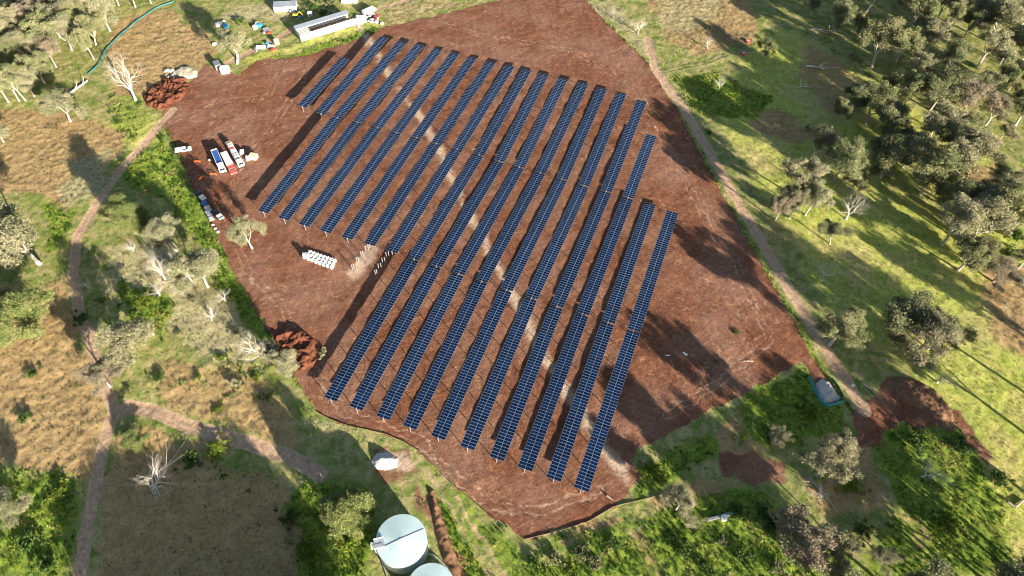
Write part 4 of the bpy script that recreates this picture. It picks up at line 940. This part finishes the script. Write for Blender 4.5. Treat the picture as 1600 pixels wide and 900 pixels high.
# ------------------------------------------------------------------ water tanks
def tank(label, px, py, Rr, hgt, ladder):
    c = P(px, py); root = thing('water_tank', label, 'water tank', c, 0, 'pale blue water tanks')
    bm = bmesh.new(); n = 96; prev = None
    zs = np.linspace(0, hgt, 41)
    rings = []
    for i, z in enumerate(zs): rings.append([bm.verts.new(((Rr+.035*(i % 2))*math.cos(2*math.pi*k/n), (Rr+.035*(i % 2))*math.sin(2*math.pi*k/n), z)) for k in range(n)])
    for a, b in zip(rings[:-1], rings[1:]):
        for k in range(n): bm.faces.new((a[k], a[(k+1) % n], b[(k+1) % n], b[k]))
    link('wall', bm_mesh(bm, 'wall'), M['tankwall'], root)
    bm = bmesh.new(); m = 64; rr_ = Rr+.12
    # low two-pitch roof, ridge across the tank
    az = rad(46); ux, uy = math.cos(az), math.sin(az); ring = []; low = []
    def rz_(x, y): return hgt+.05+.55*(1-abs(-x*uy+y*ux)/rr_)
    for k in range(m):
        x, y = rr_*math.cos(2*math.pi*k/m+az), rr_*math.sin(2*math.pi*k/m+az); ring.append(bm.verts.new((x, y, rz_(x, y)*0+hgt+.05))); low.append(bm.verts.new((x, y, hgt-.25)))
    ridge = [bm.verts.new((ux*t, uy*t, hgt+.05+.55*(1-abs(t)/rr_*.98))) for t in (rr_*.9, 0, -rr_*.9)]
    A = ring[:m//2+1]; B = ring[m//2:]+ring[:1]
    bm.faces.new([*A[::-1], ridge[0], ridge[1], ridge[2]][::-1] if False else [*A, ridge[2], ridge[1], ridge[0]])
    bm.faces.new([*B, ridge[0], ridge[1], ridge[2]])
    for k in range(m): bm.faces.new((low[k], low[(k+1) % m], ring[(k+1) % m], ring[k]))
    bmesh.ops.recalc_face_normals(bm, faces=bm.faces); bmesh.ops.triangulate(bm, faces=[f for f in bm.faces if len(f.verts) > 4])
    rf = link('roof', bm_mesh(bm, 'roof'), M['tankroof'], root)
    rb = MB(); rb.tube((ux*rr_*.95, uy*rr_*.95, hgt+.12), (0, 0, hgt+.64), .07, .07, 6); rb.tube((0, 0, hgt+.64), (-ux*rr_*.95, -uy*rr_*.95, hgt+.12), .07, .07, 6)
    rb.build('ridge_cap', M['steeldark'], rf)
    if ladder:
        th = rad(ladder); ex, ey = math.cos(th), math.sin(th); Rm = Matrix.Rotation(th, 4, 'Z')
        b = MB(); b.box((ex*(Rr-.9), ey*(Rr-.9), hgt+.55), (2.6, 2.6, .12), rot=Rm)
        b.build('hatch_platform', M['shedroof'], root)
        b = MB()
        for sx in (-1.25, 1.25):
            for sy in (-1.25, 1.25):
                p = Rm @ Vector((sx, sy, 0)); b.tube((ex*(Rr-.9)+p.x, ey*(Rr-.9)+p.y, hgt+.1), (ex*(Rr-.9)+p.x, ey*(Rr-.9)+p.y, hgt+1.6), .05, .05, 6)
        for sy in (-1.25, 1.25):
            p = Rm @ Vector((-1.25, sy, 0)); q = Rm @ Vector((1.25, sy, 0)); o_ = Vector((ex*(Rr-.9), ey*(Rr-.9), hgt))
            for z in (1.0, 1.58): b.tube(o_+p+Vector((0, 0, z)), o_+q+Vector((0, 0, z)), .045, .045, 6)
        b.build('guard_rail', M['white'], root)
        b = MB(); o2 = Vector((ex*(Rr+.7), ey*(Rr+.7), 0)); sd2 = Vector((-ey, ex, 0))*.35
        for s in (-1, 1): b.tube(o2+sd2*s, o2+sd2*s+Vector((0, 0, hgt+1)), .06, .06, 6)
        for k in range(int(hgt/.35)): b.tube(o2-sd2+Vector((0, 0, .3+k*.35)), o2+sd2+Vector((0, 0, .3+k*.35)), .03, .03, 5)
        b.box((ex*(Rr+.75), ey*(Rr+.75), hgt+.3), (1.3, 1.9, .1), rot=Rm)
        b.build('ladder', M['offwhite'], root)
    return root
tank('large pale blue tank with a raised hatch platform, whole in view', 632, 858, 6.55, 8.6, 214)
tank('second pale blue tank cut by the bottom border, below the whole one', 676, 929, 6.0, 7.0, None)
b = MB(); pts = [P(670,866)+Vector((0,0,.4)), P(684,872)+Vector((0,0,.4)), P(699,888)+Vector((0,0,.4)), P(704,905)+Vector((0,0,.4))]
for p, q in zip(pts[:-1], pts[1:]): b.tube(p, q, .16, .16, 8)
tag(b.build('water_pipe', M['steel']), 'pale pipe bending round from the right side of the large tank', 'pipe')
b = MB(); b.tube(P(594,868)+Vector((0,0,.3)), P(606,905)+Vector((0,0,.3)), .14, .14, 8)
tag(b.build('water_pipe', M['steel']), 'straight pale pipe running down from the left side of the large tank', 'pipe')
# ------------------------------------------------------------------ shed
def shed():
    A = P(471,65); B = P(554,39); C = P(459.4,42.5, 3.4); u = (B-A); L = u.length; u = u.normalized(); w = Vector((-u.y, u.x, 0)); D = abs((C-Vector((A.x, A.y, 3.4))).dot(w))
    root = thing('long_shed', 'long white metal shed with part of its roof missing, above the field', 'shed', A, math.atan2(u.y, u.x))
    H0, H1 = 3.4, 3.9
    def ribbed(name, c, d, mat, par=root, rot=None): return MB().box(c, d, rot=rot).build(name, mat, par)
    ribbed('front_wall', (L/2, 0, H0/2), (L, .08, H0), M['shedwall']); ribbed('back_wall', (L/2, D, H1/2), (L, .08, H1), M['shedwall'])
    ribbed('end_wall', (0.05, D/2, H0/2), (.08, D-.1, H0), M['shedroof']); 
    sl = math.atan2(H1-H0, D)
    b = MB(); b.box((L/2, D*.80, H0+(H1-H0)*.80+.12), (L, D*.42, .06), rot=Matrix.Rotation(sl, 4, 'X'))
    for k in range(int(L/.6)): b.box((.3+k*.6, D*.80, H0+(H1-H0)*.80+.17), (.05, D*.42, .05), rot=Matrix.Rotation(sl, 4, 'X'))
    b.build('roof_sheet', M['shedroof'], root)
    b = MB()
    for k in range(4): b.box((L*.10, D*(.10+.14*k), H0+.12+.07*k), (L*.2, D*.075, .05), rot=Matrix.Rotation(sl, 4, 'X'))
    b.build('roof_slats', M['offwhite'], root)
    b = MB()
    for k in range(12): b.box((L*(k+.5)/12, D*.3, H0+.05), (.09, D*.6, .14))
    b.build('rafters', M['steeldark'], root)
    b = MB(); b.box((L/2, D/2, .06), (L-.3, D-.3, .08)); b.build('floor_slab', M['brownsoil'], root)
    rg = random.Random(3)
    for k in range(7):
        x = L*(.28+.1*k); bb = MB(); bb.box((0, 0, .45), (1.6+rg.random(), 1.1, .9), .05); bb.box((.2, .1, 1.0), (.9, .6, .3), .04); c = bb.build('stored_crate', M[['white','steeldark','blue','offwhite'][k % 4]])
        c.matrix_world = root.matrix_world @ Matrix.Identity(4); p = Matrix.Rotation(math.atan2(u.y, u.x), 4, 'Z') @ Vector((x, D*(.3+.2*rg.random()), .1)); c.location = A+p; c.rotation_euler = (0, 0, rg.random()*3)
        tag(c, f'{ordn[k]} crate from the left among the dark stored things inside the open roofed shed', 'crate', 'things stored in the shed')
shed()
# ------------------------------------------------------------------ vehicles
def wheel(root, x, y, r=.4, w=.26):
    o = MB().tube((0, -w/2, 0), (0, w/2, 0), r, r, 20).build('wheel', M['rubber'], root); o.location = (x, y, r)
    h = MB().tube((0, -w/2-.01, 0), (0, w/2+.01, 0), r*.55, r*.55, 14).build('rim', M['steel'], o)
def place(rear, front):
    a, b = P(*rear), P(*front); d = b-a; return (a+b)/2, math.atan2(d.y, d.x), d.length
def ute(label, rear, front, paint, tray, group='utes and cars parked at the field edge', W_=1.95, L=None, canopy=False):
    c, rz, l = place(rear, front); L = L or l; root = thing('parked_ute', label, 'ute', c, rz, group)
    x0, x1 = -L/2, L/2; cabx = x1-L*.62
    MB().prism([(cabx, .45), (x1-.1, .45), (x1, .62), (x1-.05, .98), (x1-L*.22, 1.12), (cabx, 1.12)], W_, .06).build('body', M[paint], root)
    cb = MB().prism([(cabx+.05, 1.1), (x1-L*.2, 1.1), (x1-L*.31, 1.62), (cabx+.2, 1.66)], W_*.9, .05).build('cabin_glass', M['glass'], root)
    MB().box(((cabx+.25+x1-L*.33)/2, 0, 1.68), (x1-L*.33-cabx-.1, W_*.80, .08), .03).build('roof', M[paint], root)
    t = MB(); tl = cabx-x0-.08
    t.box((x0+tl/2, 0, .86), (tl, W_, .08)); t.box((x0+tl/2, W_/2-.03, 1.05), (tl, .06, .34)); t.box((x0+tl/2, -W_/2+.03, 1.05), (tl, .06, .34)); t.box((x0+.03, 0, 1.05), (.06, W_-.13, .34)); t.box((x0+tl-.03, 0, 1.25), (.06, W_-.13, .74))
    if canopy: t.box((x0+tl/2, 0, 1.3), (tl-.15, W_-.15, .75), .04)
    t.build('tray', M[tray], root)
    MB().box((0, 0, .5), (L*.9, W_*.5, .22)).build('chassis', M['black'], root)
    for x in (x1-L*.18, x0+L*.2):
        for y in (-W_/2+.1, W_/2-.1): wheel(root, x, y, .38)
    for y in (-.65, .65): o = MB().box((x1-.02, y, .82), (.08, .34, .16), .02).build('headlight', M['offwhite'], root)
    return root
ute('white ute parked alone at the upper left field edge, nose to the right', (277,238), (298,234), 'white', 'white', L=6.2, canopy=True)
ute('black and white ute, topmost in the line along the weeds', (320,314), (308,302), 'black', 'white', L=6)
ute('blue ute second in the line along the weeds', (329,333), (318,316), 'blue', 'offwhite', L=6.4)
ute('black ute with a white tray, parked right of the line on red soil', (350,347), (333,327), 'black', 'white', L=6.4)
def trailer_cage(label, a, b):
    c, rz, L = place(a, b); root = thing('box_trailer', label, 'trailer', c, rz)
    t = MB(); t.box((0, 0, .7), (L, 1.8, .1)); t.box((0, .88, 1.0), (L, .05, .5)); t.box((0, -.88, 1.0), (L, .05, .5)); t.box((L/2, 0, 1.0), (.05, 1.7, .5)); t.box((-L/2, 0, 1.0), (.05, 1.7, .5)); t.build('tub', M['offwhite'], root)
    for y in (-.85, .85): wheel(root, 0, y, .34, .2)
    MB().tube((L/2, 0, .6), (L/2+1.2, 0, .5), .06).build('drawbar', M['steel'], root)
    for k in range(3): tag(MB().box((0, 0, .35), (1.0, 1.1, .7), .06).build('wrapped_box', M['white']), f'{["first","second","third"][k]} white wrapped box from the top in the trailer at the weed edge', 'box', 'wrapped boxes in the trailer').location = c+Vector((math.cos(rz), math.sin(rz), 0))*(L*.3-k*L*.3)+Vector((0, 0, .76))
trailer_cage('pale box trailer with wrapped boxes, behind the blue ute', (333,346), (325,332))
def truck(label, rear, front, cabm, kind, Wt=2.5, cabf=.24, Hc=2.7, Hb=2.9, bm_='white', hood=False):
    c, rz, L = place(rear, front); root = thing('truck', label, 'truck', c, rz, 'trucks parked side by side on the red soil')
    x0, x1 = -L/2, L/2; cx = x1-L*cabf
    MB().box((0, 0, .85), (L*.97, .9, .3)).build('chassis', M['black'], root)
    if hood:
        cab = MB().prism([(cx, .6), (x1, .6), (x1, 1.5), (x1-1.2, 1.7), (x1-1.5, Hc), (cx, Hc)], Wt, .08).build('cab', M[cabm], root)
    else:
        cab = MB().prism([(cx, .6), (x1, .6), (x1-.05, 1.5), (x1-.35, Hc), (cx, Hc)], Wt, .1).build('cab', M[cabm], root)
    MB().prism([(x1-.28, 1.6), (x1+.02, 1.6), (x1-.22, Hc-.25), (x1-.5, Hc-.25)] if not hood else [(x1-1.5, 1.75), (x1-1.2, 1.75), (x1-1.42, Hc-.2), (x1-1.6, Hc-.2)], Wt*.86, .02).build('windscreen', M['glass'], cab)
    bl = cx-x0-.25; bc = x0+bl/2
    if kind == 'tipper':
        t = MB(); t.box((bc, 0, 1.15), (bl, Wt, .12)); t.box((bc, Wt/2-.09, 1.95), (bl, .18, 1.5), .02); t.box((bc, -Wt/2+.09, 1.95), (bl, .18, 1.5), .02); t.box((x0+.09, 0, 1.95), (.18, Wt-.38, 1.5), .02); t.box((x0+bl-.09, 0, 2.05), (.18, Wt-.38, 1.7), .02)
        t.build('tipper_tub', M['white'], root)
        MB().box((bc, 0, 2.45), (bl-.4, Wt-.4, .06)).build('tarpaulin', M['blue'], root)
    elif kind == 'box':
        MB().box((bc+.5, 0, 1.1+Hb/2-.2), (bl-1.0, Wt+.1, Hb-.6), .05).build('cargo_box', M['white'], root)
        MB().box((x0+.45, 0, 1.3), (.8, Wt, .7), .04).build('rear_frame', M['red'], root)
    else:
        t = MB(); t.box((bc, 0, 1.2), (bl, Wt, .14)); t.box((x0+bl-.08, 0, 1.8), (.12, Wt, 1.2)); t.build('flat_bed', M['offwhite'], root)
    n = 3 if L > 8 else 2
    for k, x in enumerate([x1-L*.14]+[x0+1.0+1.15*j for j in range(n-1)]):
        for y in (-Wt/2+.15, Wt/2-.15): wheel(root, x, y, .5, .34)
    for y in (-.9, .9): MB().box((x1, y, .95), (.07, .35, .2), .02).build('headlight', M['offwhite'], root)
    for y in (-Wt/2-.15, Wt/2+.15): MB().box((x1-.5, y, 1.9), (.06, .16, .4), .02).build('mirror', M['black'], cab)
    return root, c, rz, L
truck('tipper truck with a blue covered tub and white cab, leftmost of the parked trucks', (337,241), (350,271), 'white', 'tipper')
truck('truck with a white cargo box and a red bonnet, middle of the parked trucks', (352,245), (367,274), 'red', 'box', hood=True, cabf=.3)
r3, c3, z3, L3 = truck('flat bed truck with a white load, rightmost of the parked trucks', (358,226), (379,262), 'white', 'flat', cabf=.16)
rg = random.Random(9)
for k in range(9):
    d = Vector((math.cos(z3), math.sin(z3), 0)); n_ = Vector((-d.y, d.x, 0)); t = -L3*.44+k*L3*.088
    hh = .6+rg.random()*.6; bb = MB().box((0, 0, hh/2), (1.0, 1.9+rg.random()*.3, hh), .05); bb.box((0, 0, hh+.06), (.7, 1.2, .12), .02)
    o = bb.build('crate', M[['cream','cream','offwhite','red','white','white','offwhite','white','white'][k]]); o.location = c3+d*t+n_*rg.uniform(-.15, .15)+Vector((0, 0, 1.28)); o.rotation_euler = (0, 0, z3)
    tag(o, f'{["tan","tan","pale","red","white","white","pale","white","white"][k]} crate, {ordn[k]} from the rear on the bed of the rightmost truck', 'crate', 'crates on the flat bed truck')
def crate(label, px, py, d, mat, rz=0, cat='crate', bev=.05, name='crate', group=None):
    b = MB().box((0, 0, d[2]/2+.12), d, bev)
    for s in (-1, 0, 1): b.box((s*d[0]*.4, 0, .06), (.12, d[1], .12))
    b.box((0, 0, d[2]+.14), (d[0]*.96, .08, .04)); b.box((0, 0, d[2]+.145), (.08, d[1]*.96, .04))
    o = b.build(name, M[mat]); o.location = G(px, py); o.rotation_euler = (0, 0, rz); tag(o, label, cat, group); return o
crate('white pallet load right of the flat bed truck, upper of the two', 379, 240, (1.5, 2.0, 1.3), 'white', .6)
crate('white pallet load right of the flat bed truck, lower of the two', 388, 249, (1.5, 2.0, 1.2), 'white', .7)
crate('wide tan crate at the right end of the parked trucks', 397, 247.5, (3.0, 2.4, 1.8), 'cream', .1)
for k, (x, y, a) in enumerate([(334,273.5,.3), (309,254,.2), (316,279,1.3)]):
    b = MB(); b.box((0, 0, .9), (2.6, .08, .22)); b.box((0, 0, .45), (2.6, .08, .18)); 
    for s in (-1.1, 1.1): b.box((s, 0, .5), (.08, .5, 1.0))
    o = b.build('barrier', M['orange']); o.location = G(x, y); o.rotation_euler = (0, 0, a); tag(o, ['orange barrier beside the nose of the tipper truck', 'orange barrier in tree shade nearest the white ute', 'orange barrier in tree shade, lowest of the three'][k], 'barrier', 'orange barriers')
crate('small white box left of the tipper truck', 328, 251, (.6, .6, .5), 'white', .2)
for k, (x, y) in enumerate([(333,352), (337,358), (341,363)]):
    crate(['white carton below the trailer, nearest to it', 'middle white carton of the three at the weed edge', 'lowest white carton of the three at the weed edge'][k], x, y, (.9, .6, .35), 'white', .5*k, 'carton', name='carton')
# bulk bags: three rows of eight
def bag_mesh():
    bm = bmesh.new(); bmesh.ops.create_cube(bm, size=1); bmesh.ops.subdivide_edges(bm, edges=bm.edges[:], cuts=3, use_grid_fill=True)
    for v in bm.verts:
        x, y, z = v.co*2; k = 1+.10*(1-z*z); f = (1-.10*abs(x*y)**2); v.co = Vector((x*.5*k*f, y*.5*k*f, z*.5+(.06*(1-x*x)*(1-y*y) if z > .9 else 0)))
    for sx in (-1, 1):
        for sy in (-1, 1):
            r_ = bmesh.ops.create_cube(bm, size=1)['verts']; bmesh.ops.transform(bm, matrix=Matrix.Translation((sx*.42, sy*.42, .57)) @ Matrix.Diagonal((.1, .1, .18, 1)), verts=r_)
    me = bm_mesh(bm, 'bulk_bag', True); me.materials.append(M['bag']); return me
BAG = bag_mesh(); rb = random.Random(4)
for r_, (a, b_) in enumerate([((485,395.5),(523,409)), ((481,399),(521,414.5)), ((476.5,403),(518.5,419))]):
    for k in range(8):
        t = k/7; g = G(a[0]+(b_[0]-a[0])*t, a[1]+(b_[1]-a[1])*t, .5); o = link('bulk_bag', BAG, loc=g, rz=.35+rb.uniform(-.1, .1)); s = 1.08+rb.uniform(-.05, .05); o.scale = (s, s, 1.05)
        tag(o, f'white bulk bag, {ordn[k]} from the left in the {["upper","middle","lower"][r_]} row of the bag block', 'bulk bag', 'white bulk bags on the red soil')
for k, (x, y) in enumerate([(477,402.5), (482,404.5)]):
    o = link('bulk_bag', BAG, loc=G(x, y, 1.6), rz=.4); tag(o, ['white bulk bag stacked on top at the left end of the bag block', 'white bulk bag stacked on top, second from the left end of the bag block'][k], 'bulk bag', 'white bulk bags on the red soil'); o.scale = (1.1, 1.1, 1.0)
# ------------------------------------------------------------------ farmyard junk round the shed
def blob(name, label, px, py, mk, mat, rz=0, cat='junk', z=0):
    b = MB(); mk(b); o = b.build(name, M[mat]); o.location = G(px, py, z); o.rotation_euler = (0, 0, rz); tag(o, label, cat); return o
def drum(r, h): return lambda b: (b.tube((0, 0, 0), (0, 0, h), r, r, 20), b.tube((0, 0, h*.5), (0, 0, h*.56), r*1.05, r*1.05, 20), b.tube((0, 0, h), (0, 0, h+.12), r*.35, r*.35, 10))
blob('plastic_tank', 'bright blue round tub in the junk left of the shed, rightmost', 406, 41, drum(1.3, 1.2), 'brightblue', cat='tub')
blob('plastic_tank', 'bright blue round tub beside the white junk near the left grass', 353, 42, drum(1.2, 1.2), 'brightblue', cat='tub')
blob('plastic_tank', 'small blue drum below the grey path', 418, 69, drum(.8, 1.0), 'brightblue', cat='tub')
blob('plastic_tank', 'white round drum left of the blue tub near the left grass', 341, 40, drum(1.3, 1.3), 'offwhite', cat='tub')
blob('plastic_tank', 'white drum left of the rightmost blue tub', 399, 44, drum(1.2, 1.2), 'white', cat='tub')
sheet = lambda w, d: (lambda b: [b.box((0, k*d/5-d*.4, .3+.12*k), (w, d/5.2, .07), rot=Matrix.Rotation(.12*k, 4, 'X')) for k in range(5)])
blob('sheet_stack', 'stack of white sheets lying right of the shed end', 565, 31, sheet(6, 5), 'white', .3, 'sheet stack')
blob('sheet_stack', 'second stack of pale sheets against the shed end', 559, 36, sheet(4.5, 5), 'offwhite', 1.1, 'sheet stack')
blob('sheet_stack', 'white sheets lying below the grey path left of the shed', 408, 76, sheet(4.5, 2), 'white', .4, 'sheet stack')
blob('sheet_stack', 'pale sheet stack at the grey path near the white box', 424, 74, sheet(3.5, 1.6), 'offwhite', .2, 'sheet stack')
blob('sheet_stack', 'grey pallets stacked between the path and the blue tub', 417, 48, sheet(3, 3), 'steeldark', .9, 'sheet stack')
blob('long_beam', 'long white beam lying at the left end of the grey path', 371, 93, lambda b: (b.box((0, 0, .35), (7.5, .8, .35), .04), b.box((-2.5, 0, .12), (.3, 1.2, .22)), b.box((2.5, 0, .12), (.3, 1.2, .22))), 'white', -1.0, 'beam')
def car(label, rear, front, paint):
    c, rz, L = place(rear, front); L = 5.2; root = thing('parked_car', label, 'car', c, rz, 'cars parked right of the shed')
    MB().prism([(-L/2, .4), (L/2, .4), (L/2, .8), (L*.25, 1.0), (-L*.42, 1.02), (-L/2, .85)], 1.95, .08).build('body', M[paint], root)
    MB().prism([(-L*.38, 1.0), (L*.22, 1.0), (L*.08, 1.46), (-L*.26, 1.48)], 1.7, .05).build('cabin_glass', M['glass'], root)
    MB().box((-L*.09, 0, 1.5), (L*.33, 1.55, .07), .03).build('roof', M[paint], root)
    for x in (-L*.3, L*.3):
        for y in (-.88, .88): wheel(root, x, y, .35, .22)
    return root
car('white car right of the shed, in front of the red one', (579,34), (588,36), 'white')
car('red car parked right of the shed', (585,33), (592,25), 'red')
car('pale green car behind the two cars right of the shed', (573,28), (584,24), 'offwhite')
def caravan(label, rear, front):
    c, rz, L = place(rear, front); root = thing('caravan', label, 'caravan', c, rz)
    MB().prism([(-L/2, .6), (L/2, .6), (L/2, 1.8), (L/2-.5, 2.6), (-L/2+.3, 2.6), (-L/2, 2.2)], 2.3, .1).build('body', M['white'], root)
    MB().box((.2, -1.17, 1.8), (1.2, .04, .6)).build('window', M['glass'], root)
    for y in (-1.0, 1.0): wheel(root, 0, y, .36, .24)
    MB().tube((L/2, 0, .6), (L/2+1.3, 0, .5), .07).build('drawbar', M['steel'], root)
caravan('white caravan upper right of the shed', (568,25), (586,17))
def small_shed(label, px, py, d, rz, wallm, roofm, slats=False):
    root = thing('small_shed', label, 'shed', G(px, py), rz); L, D, Hh = d
    MB().box((0, 0, Hh/2), (L, D, Hh), .02).build('wall', M[wallm], root)
    b = MB()
    if slats:
        for k in range(6): b.box((0, -D*.45+k*D*.18, Hh+.15+.03*k), (L+.4, D*.1, .06))
    else: b.box((0, 0, Hh+.12), (L+.4, D+.4, .08), rot=Matrix.Rotation(.08, 4, 'X'))
    b.build('roof', M[roofm], root); MB().box((L*.2, -D/2-.03, 1.0), (.9, .05, 1.9)).build('door', M['steeldark'], root)
small_shed('grey and white slatted shed at the top border left of the long shed', 447, 14, (11, 5, 2.6), .5, 'white', 'shedroof', True)
small_shed('small white box shed behind the left end of the long shed', 485, 25, (1.8, 2.2, 1.8), .4, 'white', 'white')
small_shed('white site hut at the left corner of the field', 353, 113, (3.6, 2.6, 2.4), .5, 'white', 'white')
small_shed('dark grey container beside the white site hut', 341, 106, (3.6, 2.4, 2.6), -.7, 'steeldark', 'steeldark')
small_shed('white shed cut by the top border behind the long shed', 547, 2, (8, 4, 2.8), .4, 'white', 'white')
small_shed('small cream hut below the grey path', 433, 68, (2, 2, 1.8), .7, 'cream', 'cream')
def digger():
    root = thing('digger', 'small yellow digger behind the left end of the long shed', 'digger', G(462, 26), .4)
    for y in (-.8, .8): MB().box((0, y, .35), (2.6, .45, .7), .15).build('track', M['rubber'], root)
    MB().box((0, 0, 1.1), (2.2, 1.7, .8), .08).build('body', M['yellow'], root); MB().box((.2, .4, 1.9), (1.1, .9, 1.0), .06).build('cab', M['glass'], root)
    b = MB(); b.tube((1.0, -.3, 1.3), (2.4, -.3, 2.8), .16); b.tube((2.4, -.3, 2.8), (3.6, -.3, 1.2), .13); b.box((3.7, -.3, .9), (.5, .9, .6), .05); b.build('arm', M['yellow'], root)
digger()
rg = random.Random(12)
JL = ['white','offwhite','cream','steeldark','red','white','brightblue','offwhite']
for k, (x, y) in enumerate([(345,38),(350,34),(402,38),(412,52),(421,52),(456,20),(468,28),(579,14),(590,30),(560,42),(597,38),(400,80),(427,79),(336,70)]):
    m_ = JL[k % 8]; w = {'white':'white','offwhite':'off white','cream':'tan','steeldark':'grey','red':'red','brightblue':'blue'}[m_]
    near = ['beside the leftmost blue tub','above the leftmost blue tub','above the rightmost blue tub','left of the grey pallets','right of the grey pallets','left of the digger','right of the digger','above the caravan','right of the red car','below the shed end','right of the parked cars','left of the sheets under the path','right of the sheets under the path','beside the pale gum near the site hut'][k]
    crate(f'{w} scrap box {near}', x, y, (1.0+rg.random()*1.4, .8+rg.random(), .5+rg.random()*.7), m_, rg.random()*3, 'scrap box', name='scrap_box')
# red feed tubs, white road markers, gate
for k, (x, y) in enumerate([(1168.5,66), (1161.5,85)]):
    o = blob('feed_tub', ['red and white feed tub on the mud above the pale rail fence', 'red and white feed tub touching the pale rail fence'][k], x, y, lambda b: (b.tube((0, 0, 0), (0, 0, .9), 1.0, 1.2, 20), b.tube((0, 0, .9), (0, 0, 1.0), 1.25, 1.25, 20)), 'red', 0, 'feed tub')
    r2 = MB().tube((0, 0, .99), (0, 0, 1.03), .55, .55, 16).build('lid', M['white'], o)
blob('water_trough', 'long pale trough lying in the bright weeds at the bottom', 1124, 808, lambda b: (b.box((0, 0, .35), (8, .9, .5), .05), b.box((0, 0, .62), (7.6, .6, .06))), 'steeldark', .62, 'trough')
blob('water_drum', 'white round drum at the right end of the long trough', 1130, 810.5, drum(.9, 1.1), 'white', cat='drum')
blob('concrete_block', 'pale block beside the brown earth mound at the road end', 1428, 617, lambda b: (b.box((0, 0, .4), (3.2, 1.4, .8), .08), b.box((.4, .1, .9), (1.6, .8, .25), .05)), 'offwhite', .1, 'block')
blob('marker_post', 'white marker block on the grass edge of the road opposite the pen', 1332, 603, lambda b: (b.box((0, 0, .5), (.9, .7, 1.0), .06), b.box((0, 0, 1.05), (.5, .4, .15), .04)), 'offwhite', .4, 'block')
blob('plastic_sheet', 'scrap of pale plastic in the tree shadow on the red soil', 1070, 553, lambda b: (b.box((0, 0, .08), (1.6, .6, .12), .03), b.box((.5, .3, .1), (.7, .5, .1), .03)), 'white', -.5, 'plastic scrap')
blob('plastic_sheet', 'thin pale plastic scrap left of the other scrap in the tree shadow', 1043, 555.5, lambda b: (b.box((0, 0, .08), (1.7, .3, .1), .03), b.box((.3, .1, .1), (.5, .3, .1), .03)), 'white', .3, 'plastic scrap')
blob('timber_strip', 'pale timber strip lying on the red soil near the road', 1172, 564, lambda b: (b.box((0, 0, .06), (2.4, .25, .1)), b.box((-1.9, -.1, .06), (.7, .2, .1))), 'cream', .35, 'timber')
